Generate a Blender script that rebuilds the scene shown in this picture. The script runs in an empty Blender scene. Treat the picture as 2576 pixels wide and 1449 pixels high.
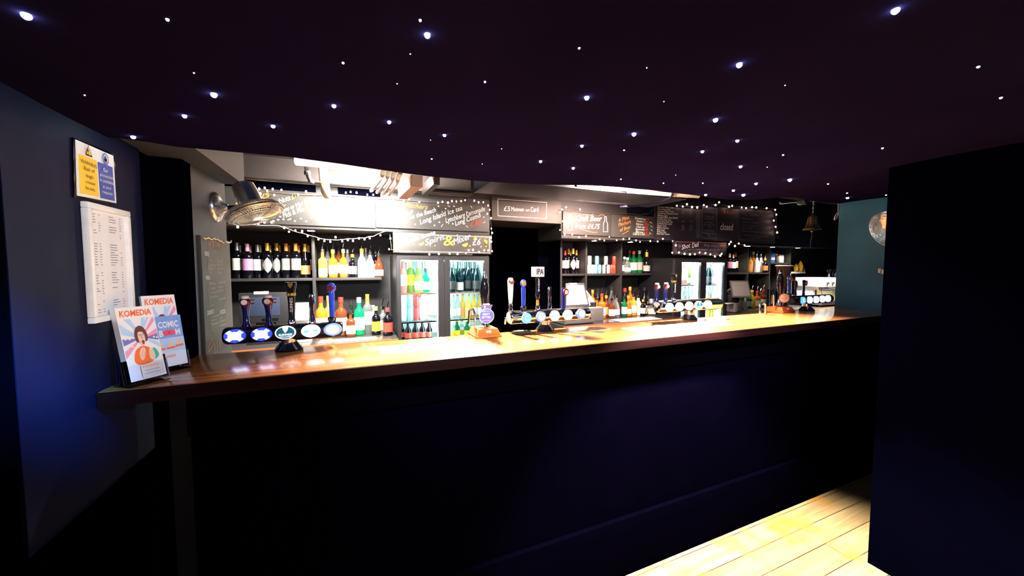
import bpy, bmesh, math, random
from mathutils import Vector, Matrix
random.seed(7)
C = bpy.context.scene.collection
SC = bpy.context.scene
PI = math.pi
# ------------------------------------------------------------------ camera
H = 1.55
F = 920.0
PITCH = math.atan(50 / F)
YAW = math.radians(23.18)
CAM = Vector((0, 0, H))
FW = Vector((math.sin(YAW) * math.cos(PITCH), math.cos(YAW) * math.cos(PITCH), -math.sin(PITCH)))
RT = Vector((math.cos(YAW), -math.sin(YAW), 0))
UP = RT.cross(FW)
cd = bpy.data.cameras.new('camera')
cd.sensor_width = 36
cd.lens = F / 2576 * 36
cd.clip_start = 0.02
cam = bpy.data.objects.new('camera', cd)
C.objects.link(cam)
cam.location = CAM
cam.rotation_euler = (PI / 2 - PITCH, 0, -YAW)
SC.camera = cam
SC.view_settings.view_transform = 'Standard'
SC.view_settings.look = 'None'
SC.view_settings.exposure = 0.0
SC.view_settings.gamma = 1.0
SC.view_settings.use_curve_mapping = False
# ------------------------------------------------------------------ world and large lights
w = bpy.data.worlds.new('world')
SC.world = w
w.use_nodes = True
w.node_tree.nodes['Background'].inputs[0].default_value = (0.10, 0.12, 0.5, 1)
w.node_tree.nodes['Background'].inputs[1].default_value = 0.10

def lamp(name, kind, loc, energy, col, target=None, **kw):
    l = bpy.data.lights.new(name, kind)
    l.energy = energy
    l.color = col
    for k, v in kw.items():
        setattr(l, k, v)
    o = bpy.data.objects.new(name, l)
    C.objects.link(o)
    o.location = loc
    if target is not None:
        o.rotation_euler = (Vector(target) - Vector(loc)).to_track_quat('-Z', 'Y').to_euler()
    return o
# strip lamp over the first half of the bar, and the one over the second half
lamp('strip_lamp', 'AREA', (0.15, 2.72, 2.20), 210, (1.0, 0.96, 0.89), (0.15, 3.55, 1.35), shape='RECTANGLE', size=0.6, size_y=0.12)
lamp('strip_lamp', 'AREA', (2.15, 2.45, 2.26), 115, (1.0, 0.74, 0.62), (2.3, 3.5, 1.9), shape='RECTANGLE', size=0.5, size_y=0.10)
lamp('strip_lamp', 'AREA', (0.15, 3.08, 2.17), 66, (1.0, 0.95, 0.86), (0.15, 3.5, 1.80), shape='RECTANGLE', size=0.5, size_y=0.05)
lamp('strip_lamp', 'AREA', (2.35, 3.10, 2.20), 26, (1.0, 0.70, 0.60), (2.38, 3.5, 1.85), shape='RECTANGLE', size=0.6, size_y=0.05)
lamp('machine_fill', 'SPOT', (6.2, 2.35, 2.3), 1100, (1.0, 0.92, 0.80), (6.6, 3.3, 1.2), spot_size=0.75, spot_blend=0.8, shadow_soft_size=0.05)  # unseen spot, added to whiten the coffee machine
# downlights onto the counter; front fills are added, unseen, to brighten the taps
lamp('counter_spot', 'SPOT', (0.62, 2.28, 2.19), 2000, (1.0, 0.84, 0.58), (0.64, 1.50, 1.2), spot_size=1.45, spot_blend=0.9, shadow_soft_size=0.05)
lamp('front_fill', 'SPOT', (0.25, 0.55, 1.95), 105, (0.95, 0.95, 1.0), (0.45, 1.74, 1.34), spot_size=1.15, spot_blend=0.6, shadow_soft_size=0.04)
lamp('front_fill', 'SPOT', (1.75, 0.60, 1.98), 130, (0.95, 0.95, 1.0), (2.0, 1.74, 1.34), spot_size=1.25, spot_blend=0.6, shadow_soft_size=0.04)
lamp('counter_spot', 'SPOT', (2.35, 2.25, 2.22), 2900, (1.0, 0.84, 0.58), (2.2, 1.50, 1.2), spot_size=1.35, spot_blend=0.9, shadow_soft_size=0.05)
# floor spotlight of the room
lamp('floor_spot', 'SPOT', (1.45, 1.02, 1.95), 1250, (1.0, 0.86, 0.62), (1.5, 0.92, 0), spot_size=1.4, spot_blend=0.5, shadow_soft_size=0.04)
# blue stage wash on the wall, then unseen fills added for the notices and the room
lamp('stage_wash', 'SPOT', (-0.22, 0.62, 1.80), 420, (0.0, 0.42, 1.0), (-0.65, 1.15, 1.30), spot_size=0.30, spot_blend=1.0, shadow_soft_size=0.1)
lamp('notice_fill', 'SPOT', (0.9, -0.5, 1.9), 150, (0.90, 0.90, 1.0), (-0.60, 1.38, 1.56), spot_size=0.42, spot_blend=0.7, shadow_soft_size=0.08)
lamp('room_fill', 'AREA', (0.9, -1.6, 1.85), 9, (0.70, 0.70, 1.0), (-0.2, 1.5, 1.5), shape='RECTANGLE', size=1.6, size_y=0.4)

def at(px, py, Y=None, X=None, Z=None):
    """the point of the room seen at a pixel of the 2576 x 1449 photograph, on a given plane"""
    d = FW + RT * ((px - 1288) / F) + UP * ((724.5 - py) / F)
    if Y is not None:
        t = (Y - CAM.y) / d.y
    elif X is not None:
        t = (X - CAM.x) / d.x
    else:
        t = (Z - CAM.z) / d.z
    return CAM + d * t

# ------------------------------------------------------------------ materials
MATS = {}
def mat(name, col, rough=0.5, metal=0.0, emit=None, es=0.0, trans=0.0, ior=1.45, var=0.12, nscale=40.0, spec=0.5, bump=0.0, alpha=1.0, coat=0.0):
    if name in MATS:
        return MATS[name]
    m = bpy.data.materials.new(name)
    m.use_nodes = True
    nt = m.node_tree
    b = nt.nodes['Principled BSDF']
    b.inputs['Roughness'].default_value = rough
    b.inputs['Metallic'].default_value = metal
    b.inputs['IOR'].default_value = ior
    b.inputs['Specular IOR Level'].default_value = spec
    b.inputs['Transmission Weight'].default_value = trans
    b.inputs['Alpha'].default_value = alpha
    b.inputs['Coat Weight'].default_value = coat
    if emit:
        b.inputs['Emission Color'].default_value = (*emit, 1)
        b.inputs['Emission Strength'].default_value = es
    tc = nt.nodes.new('ShaderNodeTexCoord')
    n = nt.nodes.new('ShaderNodeTexNoise')
    n.inputs['Scale'].default_value = nscale
    n.inputs['Detail'].default_value = 3
    nt.links.new(tc.outputs['Object'], n.inputs['Vector'])
    mx = nt.nodes.new('ShaderNodeMix')
    mx.data_type = 'RGBA'
    mx.inputs[6].default_value = (*[c * (1 - var) for c in col], 1)
    mx.inputs[7].default_value = (*[min(1, c * (1 + var)) for c in col], 1)
    nt.links.new(n.outputs['Fac'], mx.inputs[0])
    nt.links.new(mx.outputs[2], b.inputs['Base Color'])
    if bump:
        bp = nt.nodes.new('ShaderNodeBump')
        bp.inputs['Strength'].default_value = bump
        bp.inputs['Distance'].default_value = 0.01
        nt.links.new(n.outputs['Fac'], bp.inputs['Height'])
        nt.links.new(bp.outputs['Normal'], b.inputs['Normal'])
    MATS[name] = m
    return m

def thin_glass(name, tint=(0.95, 1, 1), gloss=0.12):
    m = bpy.data.materials.new(name)
    m.use_nodes = True
    nt = m.node_tree
    nt.nodes.remove(nt.nodes['Principled BSDF'])
    out = nt.nodes['Material Output']
    tr = nt.nodes.new('ShaderNodeBsdfTransparent')
    tr.inputs[0].default_value = (*tint, 1)
    gl = nt.nodes.new('ShaderNodeBsdfGlossy')
    gl.inputs['Roughness'].default_value = 0.06
    lw = nt.nodes.new('ShaderNodeLayerWeight')
    lw.inputs['Blend'].default_value = gloss
    mx = nt.nodes.new('ShaderNodeMixShader')
    nt.links.new(lw.outputs['Fresnel'], mx.inputs[0])
    nt.links.new(tr.outputs[0], mx.inputs[1])
    nt.links.new(gl.outputs[0], mx.inputs[2])
    nt.links.new(mx.outputs[0], out.inputs[0])
    MATS[name] = m
    return m

def wood(name, c1, c2, scale=(1.2, 30, 30), rough=0.3, planks=None, coat=0.0):
    m = bpy.data.materials.new(name)
    m.use_nodes = True
    nt = m.node_tree
    b = nt.nodes['Principled BSDF']
    b.inputs['Roughness'].default_value = rough
    b.inputs['Coat Weight'].default_value = coat
    b.inputs['Coat Roughness'].default_value = 0.12
    tc = nt.nodes.new('ShaderNodeTexCoord')
    mp = nt.nodes.new('ShaderNodeMapping')
    mp.inputs['Scale'].default_value = scale
    nt.links.new(tc.outputs['Object'], mp.inputs['Vector'])
    n = nt.nodes.new('ShaderNodeTexNoise')
    n.inputs['Scale'].default_value = 2.0
    n.inputs['Detail'].default_value = 6
    n.inputs['Distortion'].default_value = 0.6
    nt.links.new(mp.outputs[0], n.inputs['Vector'])
    cr = nt.nodes.new('ShaderNodeValToRGB')
    cr.color_ramp.elements[0].position = 0.32
    cr.color_ramp.elements[0].color = (*c1, 1)
    cr.color_ramp.elements[1].position = 0.68
    cr.color_ramp.elements[1].color = (*c2, 1)
    nt.links.new(n.outputs['Fac'], cr.inputs[0])
    last = cr.outputs[0]
    if planks:
        br = nt.nodes.new('ShaderNodeTexBrick')
        br.inputs['Scale'].default_value = 1.0
        br.inputs['Brick Width'].default_value = planks[0]
        br.inputs['Row Height'].default_value = planks[1]
        br.inputs['Mortar Size'].default_value = 0.0022
        br.inputs['Color1'].default_value = (1, 1, 1, 1)
        br.inputs['Color2'].default_value = (0.62, 0.55, 0.45, 1)
        br.inputs['Mortar'].default_value = (0.10, 0.05, 0.03, 1)
        nt.links.new(tc.outputs['Object'], br.inputs['Vector'])
        mu = nt.nodes.new('ShaderNodeMix')
        mu.data_type = 'RGBA'
        mu.blend_type = 'MULTIPLY'
        mu.inputs[0].default_value = 1
        nt.links.new(last, mu.inputs[6])
        nt.links.new(br.outputs['Color'], mu.inputs[7])
        last = mu.outputs[2]
        # worn patches and grey scuffs
        n2 = nt.nodes.new('ShaderNodeTexNoise')
        n2.inputs['Scale'].default_value = 5.0
        n2.inputs['Detail'].default_value = 5
        nt.links.new(tc.outputs['Object'], n2.inputs['Vector'])
        c2r = nt.nodes.new('ShaderNodeValToRGB')
        c2r.color_ramp.elements[0].position = 0.5
        c2r.color_ramp.elements[1].position = 0.72
        nt.links.new(n2.outputs['Fac'], c2r.inputs[0])
        m2 = nt.nodes.new('ShaderNodeMix')
        m2.data_type = 'RGBA'
        m2.inputs[7].default_value = (0.52, 0.26, 0.03, 1)
        nt.links.new(c2r.outputs[0], m2.inputs[0])
        nt.links.new(last, m2.inputs[6])
        last = m2.outputs[2]
    nt.links.new(last, b.inputs['Base Color'])
    MATS[name] = m
    return m

M_NAVY = mat('navy wall paint', (0.0016, 0.0026, 0.0205), 0.6, nscale=3, var=0.25, spec=0.12)
M_TEAL = mat('teal wall paint', (0.012, 0.11, 0.20), 0.6, nscale=4, var=0.45)
M_BLACK = mat('black paint', (0.0035, 0.0035, 0.010), 0.75, spec=0.1)
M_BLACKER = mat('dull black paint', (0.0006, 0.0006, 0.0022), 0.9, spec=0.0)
M_BARFRONT = mat('bar front paint', (0.00055, 0.0004, 0.0030), 0.85, spec=0.0, nscale=6, var=0.3)
M_GREYBLK = mat('satin black paint', (0.025, 0.0235, 0.0235), 0.5, nscale=10)
M_BACK = mat('back panel paint in shade', (0.011, 0.010, 0.011), 0.6, nscale=10)  # satin black copy, darkened to paint in shade inside the shelves
M_PIER = mat('grey black pier paint', (0.029, 0.031, 0.040), 0.55, nscale=6)
M_BULK = mat('dark bulkhead paint', (0.022, 0.0195, 0.020), 0.6, nscale=6)
M_CHALK = mat('chalkboard', (0.036, 0.033, 0.030), 0.55, nscale=8, var=0.2)
M_CHALKD = mat('chalkboard in shade', (0.012, 0.009, 0.018), 0.6, nscale=8, var=0.2)  # chalkboard copy darkened to stand for the unlit boards
M_CEILING = mat('pale ceiling paint', (0.045, 0.042, 0.040), 0.8, nscale=5)
M_CLOTH = mat('black star cloth', (0.0055, 0.0034, 0.0150), 0.95, nscale=2.5, var=0.4, spec=0.0, bump=0.2)
M_BEAM = mat('brown beam paint', (0.022, 0.015, 0.013), 0.7, nscale=9, var=0.3)
M_JOIST = wood('raw joist timber', (0.30, 0.12, 0.06), (0.45, 0.22, 0.12), (1, 40, 40), 0.7)
M_WHITE = mat('white plastic', (0.80, 0.80, 0.78), 0.35)
M_PIPE = mat('pale pipe lagging', (0.62, 0.52, 0.45), 0.6)
M_YELLOWTIE = mat('yellow cable tie', (0.9, 0.55, 0.02), 0.4)
M_CHROME = mat('chrome', (0.75, 0.76, 0.80), 0.12, 1.0, var=0.05)
M_FAN = mat('bright fan chrome', (0.85, 0.85, 0.86), 0.27, 1.0, var=0.05)
M_STEEL = mat('brushed steel', (0.55, 0.56, 0.58), 0.3, 1.0, var=0.1)
M_GUNMETAL = mat('dark chrome', (0.10, 0.10, 0.14), 0.15, 0.9)
M_BLKGLOSS = mat('gloss black', (0.006, 0.006, 0.010), 0.12)
M_BLKPL = mat('black plastic', (0.020, 0.019, 0.021), 0.4)
M_GREYPL = mat('grey plastic', (0.13, 0.12, 0.12), 0.45)
M_BRASS = mat('aged brass', (0.28, 0.19, 0.085), 0.35, 1.0, nscale=25, var=0.25)
M_NAVYPL = mat('navy gloss plastic', (0.008, 0.010, 0.09), 0.15)
M_BLUEPL = mat('blue gloss plastic', (0.015, 0.04, 0.42), 0.15)
M_GOLD = mat('gold', (0.75, 0.48, 0.10), 0.3, 0.8)
M_CHWHITE = mat('white chalk', (0.85, 0.83, 0.78), 0.9)
M_CHDIM = mat('white chalk in shade', (0.22, 0.20, 0.28), 0.9)  # white chalk dimmed in colour for the unlit boards
M_CHMENU = mat('dull menu chalk', (0.45, 0.42, 0.45), 0.9)
M_CHORANGE = mat('orange chalk', (0.85, 0.20, 0.03), 0.9)
M_CHRED = mat('red chalk', (0.80, 0.05, 0.03), 0.9)
M_CHYEL = mat('yellow chalk', (0.85, 0.62, 0.04), 0.9)
M_CHTAN = mat('tan chalk', (0.34, 0.20, 0.14), 0.9)
M_CHPINK = mat('faded orange chalk', (0.5, 0.12, 0.06), 0.9)
M_WOOD = wood('polished counter wood', (0.20, 0.058, 0.018), (0.36, 0.125, 0.036), (1.0, 26, 26), 0.22, coat=0.25)
M_FLOOR = wood('worn pine boards', (0.44, 0.34, 0.21), (0.66, 0.55, 0.38), (1.0, 16, 16), 0.5, planks=(1.7, 0.125))
M_MAHOG = wood('mahogany edging', (0.33, 0.075, 0.022), (0.50, 0.14, 0.04), (2, 30, 30), 0.3)
M_ORWOOD = wood('orange pump base wood', (0.62, 0.15, 0.025), (0.80, 0.26, 0.05), (3, 40, 40), 0.25, coat=0.2)
M_CTOP = mat('dark worktop', (0.045, 0.040, 0.040), 0.2)
M_GLASS = thin_glass('door glass')
M_ACRYL = thin_glass('clear acrylic', (0.97, 0.97, 1), 0.25)
M_TUMBLER = thin_glass('glassware', (0.92, 0.95, 0.97), 0.45)
M_FRIDGEIN = mat('fridge lining', (0.70, 0.86, 0.88), 0.5, var=0.03)
M_LED = mat('fridge tube', (1, 1, 1), 0.5, emit=(0.72, 1.0, 0.98), es=130)
M_LEDB = mat('glaring fridge tube', (1, 1, 1), 0.5, emit=(0.80, 1.0, 1.0), es=230)
M_STAR = mat('star point light', (1, 1, 1), 0.5, emit=(0.62, 0.92, 1.0), es=140)
M_STARS = mat('faint star point light', (1, 1, 1), 0.5, emit=(0.75, 0.72, 1.0), es=8)
M_BULB = mat('warm fairy bulb', (1, 1, 1), 0.5, emit=(1.0, 0.66, 0.42), es=26)
M_BULBP = mat('pink fairy bulb', (1, 1, 1), 0.5, emit=(1.0, 0.55, 0.66), es=26)
M_WIRE = mat('pale fairy wire', (0.55, 0.50, 0.45), 0.5)
M_WIREG = mat('dark fairy wire', (0.06, 0.055, 0.04), 0.6)
M_DOWN = mat('downlight lens', (1, 1, 1), 0.5, emit=(1.0, 0.93, 0.80), es=9)
M_PAPER = mat('white paper', (0.82, 0.82, 0.82), 0.6, var=0.03)
M_INK = mat('grey print', (0.16, 0.16, 0.18), 0.8)
M_SGNY = mat('warning yellow', (0.95, 0.60, 0.01), 0.4, var=0.04)
M_SGNB = mat('mandatory blue', (0.01, 0.05, 0.36), 0.4, var=0.04)
M_SGNK = mat('black print', (0.02, 0.015, 0.01), 0.6)
M_RUNNER = mat('pale bar runner', (0.55, 0.75, 0.80), 0.35)
M_SCREEN = mat('dark screen', (0.03, 0.04, 0.075), 0.15)
M_SCREENW = mat('lit white screen', (0.9, 0.9, 0.95), 0.3, emit=(0.95, 0.95, 1.0), es=1.0)

# ------------------------------------------------------------------ mesh building
ORG = {}
class MB:
    def __init__(s):
        s.bm = bmesh.new()
    def box(s, a, b, bev=0.0, M=None):
        x0, y0, z0 = (min(a[i], b[i]) for i in range(3))
        x1, y1, z1 = (max(a[i], b[i]) for i in range(3))
        v = [s.bm.verts.new(p) for p in ((x0, y0, z0), (x1, y0, z0), (x1, y1, z0), (x0, y1, z0), (x0, y0, z1), (x1, y0, z1), (x1, y1, z1), (x0, y1, z1))]
        fs = [s.bm.faces.new([v[i] for i in q]) for q in ((3, 2, 1, 0), (4, 5, 6, 7), (0, 1, 5, 4), (1, 2, 6, 5), (2, 3, 7, 6), (3, 0, 4, 7))]
        vs = v
        if bev > 0:
            es = list({e for f in fs for e in f.edges})
            r = bmesh.ops.bevel(s.bm, geom=es, offset=bev, segments=2, profile=0.6, affect='EDGES')
            vs = list({q for f in r['faces'] for q in f.verts} | {q for q in v if q.is_valid})
        if M is not None:
            bmesh.ops.transform(s.bm, matrix=M, verts=[q for q in vs if q.is_valid])
        return s
    def lathe(s, prof, c=(0, 0, 0), n=20, sq=2.0, M=None, sx=1.0, sy=1.0):
        rings = []
        c = Vector(c)
        for r, z in prof:
            if r < 1e-6:
                p = Vector((0, 0, z))
                rings.append([s.bm.verts.new((M @ p if M is not None else p) + c)])
            else:
                ring = []
                for i in range(n):
                    a = 2 * PI * i / n
                    ca, sa = math.cos(a), math.sin(a)
                    k = (abs(ca) ** sq + abs(sa) ** sq) ** (-1 / sq)
                    p = Vector((r * k * ca * sx, r * k * sa * sy, z))
                    ring.append(s.bm.verts.new((M @ p if M is not None else p) + c))
                rings.append(ring)
        for a, b in zip(rings, rings[1:]):
            if len(a) == 1 and len(b) == 1:
                continue
            for i in range(n):
                j = (i + 1) % n
                if len(a) == 1:
                    s.bm.faces.new((a[0], b[j], b[i]))
                elif len(b) == 1:
                    s.bm.faces.new((a[i], a[j], b[0]))
                else:
                    s.bm.faces.new((a[i], a[j], b[j], b[i]))
        return s
    def tube(s, pts, r, n=8, cap=True):
        pts = [Vector(p) for p in pts]
        rs = r if isinstance(r, (list, tuple)) else [r] * len(pts)
        prev = None
        rings = []
        for i, p in enumerate(pts):
            d = (pts[min(i + 1, len(pts) - 1)] - pts[max(i - 1, 0)]).normalized()
            if prev is None:
                u = d.orthogonal().normalized()
            else:
                u = prev - d * prev.dot(d)
                u = u.normalized() if u.length > 1e-6 else d.orthogonal().normalized()
            prev = u
            v = d.cross(u)
            rings.append([s.bm.verts.new(p + (u * math.cos(2 * PI * k / n) + v * math.sin(2 * PI * k / n)) * rs[i]) for k in range(n)])
        for a, b in zip(rings, rings[1:]):
            for k in range(n):
                j = (k + 1) % n
                s.bm.faces.new((a[k], a[j], b[j], b[k]))
        if cap:
            s.bm.faces.new(rings[0][::-1])
            s.bm.faces.new(rings[-1])
        return s
    def poly(s, pts, thick=0.0, n=None):
        pts = [Vector(p) for p in pts]
        f = s.bm.faces.new([s.bm.verts.new(p) for p in pts])
        if thick:
            n = Vector(n).normalized()
            q = [s.bm.verts.new(p - n * thick) for p in pts]
            s.bm.faces.new(q[::-1])
            t = list(f.verts)
            for i in range(len(t)):
                j = (i + 1) % len(t)
                s.bm.faces.new((t[j], t[i], q[i], q[j]))
        return s
    def disc(s, c, n, r, th, seg=24, sx=1.0):
        """a round plate: centre of its face, normal, radius, thickness"""
        n = Vector(n).normalized()
        M = n.to_track_quat('Z', 'Y').to_matrix().to_4x4()
        return s.lathe([(0, -th), (r, -th), (r, -th * 0.25), (r * 0.94, 0), (0, 0)], c, seg, M=M, sx=sx)
    def sphere(s, c, r, seg=12, ring=8, sc=(1, 1, 1), M=None):
        pr = [(r * math.sin(PI * i / ring), -r * math.cos(PI * i / ring)) for i in range(ring + 1)]
        pr[0] = (0, -r); pr[-1] = (0, r)
        MM = Matrix.Diagonal((*sc, 1))
        if M is not None:
            MM = M @ MM
        return s.lathe(pr, c, seg, M=MM)
    def mesh(s, name, m, origin=Vector((0, 0, 0)), smooth=True):
        me = bpy.data.meshes.new(name)
        bmesh.ops.recalc_face_normals(s.bm, faces=s.bm.faces[:])
        bmesh.ops.translate(s.bm, verts=s.bm.verts[:], vec=-origin)
        s.bm.to_mesh(me)
        s.bm.free()
        me.materials.append(m)
        if smooth:
            me.polygons.foreach_set('use_smooth', [True] * len(me.polygons))
            me.set_sharp_from_angle(angle=math.radians(38))
        return me
    def build(s, name, m, parent=None, smooth=True):
        if parent is not None:
            org = ORG[parent.name]
        else:
            co = [v.co for v in s.bm.verts]
            org = Vector(((min(c.x for c in co) + max(c.x for c in co)) / 2, (min(c.y for c in co) + max(c.y for c in co)) / 2, min(c.z for c in co)))
        me = s.mesh(name, m, org, smooth)
        o = bpy.data.objects.new(name, me)
        C.objects.link(o)
        if parent is not None:
            o.parent = parent
        else:
            o.location = org
        ORG[o.name] = org
        return o

def tag(o, label=None, cat=None, group=None, kind=None):
    for k, v in (('label', label), ('category', cat), ('group', group), ('kind', kind)):
        if v:
            o[k] = v
    return o

def thing(name, loc, label, cat, group=None):
    o = bpy.data.objects.new(name, None)
    C.objects.link(o)
    o.empty_display_size = 0.05
    o.location = loc
    ORG[o.name] = Vector(loc)
    return tag(o, label, cat, group)

def struct(name, m, *boxes, bev=0.0):
    b = MB()
    for a, c in boxes:
        b.box(a, c, bev)
    return tag(b.build(name, m), kind='structure')

# ------------------------------------------------------------------ lettering
def text_mesh(s, shear=0.0, bold=0.0):
    cu = bpy.data.curves.new('lettering', 'FONT')
    cu.body = s
    cu.shear = shear
    cu.offset = bold
    cu.resolution_u = 2
    o = bpy.data.objects.new('lettering', cu)
    C.objects.link(o)
    dg = bpy.context.evaluated_depsgraph_get()
    me = bpy.data.meshes.new_from_object(o.evaluated_get(dg))
    bpy.data.objects.remove(o)
    bpy.data.curves.remove(cu)
    return me

class Ink:
    """flat lettering and strokes on a surface, gathered into one part"""
    def __init__(s):
        s.bm = bmesh.new()
    def text(s, body, p0, e1, n, width, height, shear=0.0, off=0.0015, bold=0.0):
        me = text_mesh(body, shear, bold)
        if not me.vertices:
            return s
        xs = [v.co.x for v in me.vertices]
        ys = [v.co.y for v in me.vertices]
        x0, x1 = min(xs), max(xs)
        hh = 0.72
        e1 = Vector(e1).normalized()
        n = Vector(n).normalized()
        e2 = n.cross(e1).normalized()
        sx = width / max(1e-6, x1 - x0)
        sy = height / hh
        vs = []
        for v in me.vertices:
            p = Vector(p0) + e1 * ((v.co.x - x0) * sx) + e2 * (v.co.y * sy) + n * off
            vs.append(s.bm.verts.new(p))
        for f in me.polygons:
            try:
                s.bm.faces.new([vs[i] for i in f.vertices])
            except ValueError:
                pass
        bpy.data.meshes.remove(me)
        return s
    def stroke(s, pts, wd, n, off=0.0015):
        pts = [Vector(p) for p in pts]
        n = Vector(n).normalized()
        L = []
        for i, p in enumerate(pts):
            d = (pts[min(i + 1, len(pts) - 1)] - pts[max(i - 1, 0)]).normalized()
            k = n.cross(d).normalized() * (wd / 2)
            L.append((s.bm.verts.new(p + k + n * off), s.bm.verts.new(p - k + n * off)))
        for (a, b), (c, d) in zip(L, L[1:]):
            s.bm.faces.new((a, b, d, c))
        return s
    def blob(s, c, e1, n, rx, ry, seg=14, off=0.0015):
        n = Vector(n).normalized()
        e1 = Vector(e1).normalized()
        e2 = n.cross(e1)
        c = Vector(c) + n * off
        s.bm.faces.new([s.bm.verts.new(c + e1 * rx * math.cos(2 * PI * i / seg) + e2 * ry * math.sin(2 * PI * i / seg)) for i in range(seg)])
        return s
    def poly(s, pts, n, off=0.0015):
        n = Vector(n).normalized()
        s.bm.faces.new([s.bm.verts.new(Vector(p) + n * off) for p in pts])
        return s
    def build(s, name, m, parent):
        org = ORG[parent.name]
        bmesh.ops.translate(s.bm, verts=s.bm.verts[:], vec=-org)
        me = bpy.data.meshes.new(name)
        s.bm.to_mesh(me)
        s.bm.free()
        me.materials.append(m)
        o = bpy.data.objects.new(name, me)
        C.objects.link(o)
        o.parent = parent
        ORG[o.name] = org
        return o

NY = Vector((0, -1, 0))
NX = Vector((1, 0, 0))
def pxtext(ink, body, x0, y0, x1, y1, hpx, plane, n, shear=0.25, off=0.0015):
    """write along a baseline given by two pixels on a plane of the room"""
    p0, p1 = at(x0, y0, **plane), at(x1, y1, **plane)
    h = (at(x0, y0 - hpx, **plane) - p0).length
    ink.text(body, p0, p1 - p0, n, (p1 - p0).length, h, shear, off)
def pxstroke(ink, pts, wd, plane, n):
    ink.stroke([at(x, y, **plane) for x, y in pts], wd, n)

# ------------------------------------------------------------------ the room
YB, YF, YS, YW, YC = 3.5, 3.4, 3.78, 4.08, 3.2      # boards, fridge fronts, shelf fronts, back wall, back counters
ZT = 1.215                                           # bar counter top
YFONT = 1.73
struct('floor', M_FLOOR, ((-3, -3, -0.06), (9.5, 6, 0)))
struct('wall_left', M_NAVY, ((-2.6, 1.09, 0.93), (-0.65, 1.62, 2.15)))
struct('wall_left_pier', M_PIER, ((-2.6, 1.764, 0), (-0.563, 2.16, 2.5)))
struct('wall_left_shade', M_BLACKER, ((-2.6, 1.079, 0), (-0.644, 1.62, 0.93)))  # black panel added where the lower wall lies in shadow
struct('trim_1', M_BLACKER, ((-2.6, 1.62, 0), (-0.66, 1.763, 2.15)), ((-0.66, 1.70, ZT + 0.001), (-0.563, 1.763, 1.94)))
struct('trim_2', M_PIER, ((-1.2, 1.45, 1.943), (-0.475, 2.12, 2.5)))
struct('wall_back', M_GREYBLK, ((-2.6, 4.081, 0), (1.25, 4.16, 2.6)), ((2.44, 4.081, 0), (9.4, 4.16, 2.6)))
struct('wall_passage', M_BLACKER, ((0.6, 5.6, 0), (4.2, 5.66, 2.6)), ((1.2, 4.16, 0), (1.25, 5.6, 2.6)), ((3.6, 4.16, 0), (3.66, 5.6, 2.6)))
struct('wall_left_back', M_BLACKER, ((-2.6, 2.16, 0), (-2.55, 4.08, 2.6)))
struct('wall_bulkhead', M_BULK, ((-2.5, YB + 0.02, 1.882), (1.26, 4.081, 2.6)), ((1.26, YB + 0.02, 2.037), (2.10, 4.081, 2.6)), ((2.10, YB + 0.02, 1.882), (3.0, 4.081, 2.6)))
struct('wall_bulkhead_far', M_BLACK, ((3.0, YB + 0.021, 1.882), (9.3, 4.081, 2.6)))  # same bulkhead in black, painting its far end as unlit
struct('trim_4', M_BLACKER, ((-1.5, 3.504, 2.186), (-0.29, 3.519, 2.45)), ((-0.12, 3.504, 2.186), (0.22, 3.519, 2.45)))
struct('trim_5', M_BLACKER, ((2.105, 4.079, 0), (2.44, 4.15, 1.88)))
struct('ceiling_bar', M_CEILING, ((-2.6, 1.86, 2.6), (9.5, 4.2, 2.66)))
struct('wall_end', M_TEAL, ((3.72, 0.4, 0), (3.86, 1.758, 2.5)))
struct('wall_right', mat('navy black partition paint', (0.00045, 0.00045, 0.0030), 0.9, spec=0.0), ((2.45, -2.6, 0), (2.58, 0.96, 2.3)))
struct('wall_far_right', M_BLACK, ((9.2, 1.9, 0), (9.3, 4.1, 2.6)))

def zcloth(x, y):
    t = max(0.0, min(1.0, (x + 0.65) / 1.4))
    z = 1.925 + 0.105 * t * t * (3 - 2 * t)
    z += max(0.0, (x - 1.8)) * 0.028
    z += 0.0045 * math.sin(9.1 * x + 1.3 * y) * math.sin(8.3 * y - 0.7 * x) + 0.004 * math.sin(3.1 * x + 2.2 * y)
    return z
def on_cloth(px, py):
    z = 2.0
    for _ in range(30):
        p = at(px, py, Z=z)
        z = 0.5 * z + 0.5 * zcloth(p.x, p.y)
    return at(px, py, Z=z)
# front hem of the star cloth, followed along its lower edge
EDGE = [on_cloth(x, y) for x, y in ((345, 352), (430, 368), (520, 376), (620, 385), (720, 394), (800, 405), (900, 419), (1000, 433), (1100, 446), (1200, 456), (1300, 462), (1400, 465),
        (1490, 467), (1560, 471), (1640, 478), (1720, 488), (1790, 497), (1850, 503), (1900, 503), (1960, 496), (2030, 500), (2060, 510), (2130, 513), (2200, 514), (2240, 514))]
XS_ = [p.x for p in EDGE]
def yedge(x):
    if x <= XS_[0]:
        return EDGE[0].y
    for a, b in zip(EDGE, EDGE[1:]):
        if x <= b.x:
            t = (x - a.x) / max(1e-6, b.x - a.x)
            return a.y + (b.y - a.y) * t
    return EDGE[-1].y
bm = bmesh.new()
NXC, NYC = 110, 50
grid = []
for i in range(NXC + 1):
    x = -2.6 + (6.4 + 0.0) * i / NXC
    col = []
    ye = yedge(x)
    for j in range(NYC + 1):
        y = -2.6 + (ye + 2.6) * (j / NYC)
        col.append(bm.verts.new((x, y, zcloth(x, y) + 0.012 * max(0, (j - NYC + 6) / 6) * 0)))
    # the hem turns up and away behind its edge
    for dy, dz in ((0.025, 0.012), (0.05, 0.05), (0.06, 0.13), (0.06, 0.30)):
        col.append(bm.verts.new((x, ye + dy, zcloth(x, ye) + dz)))
    grid.append(col)
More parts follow.
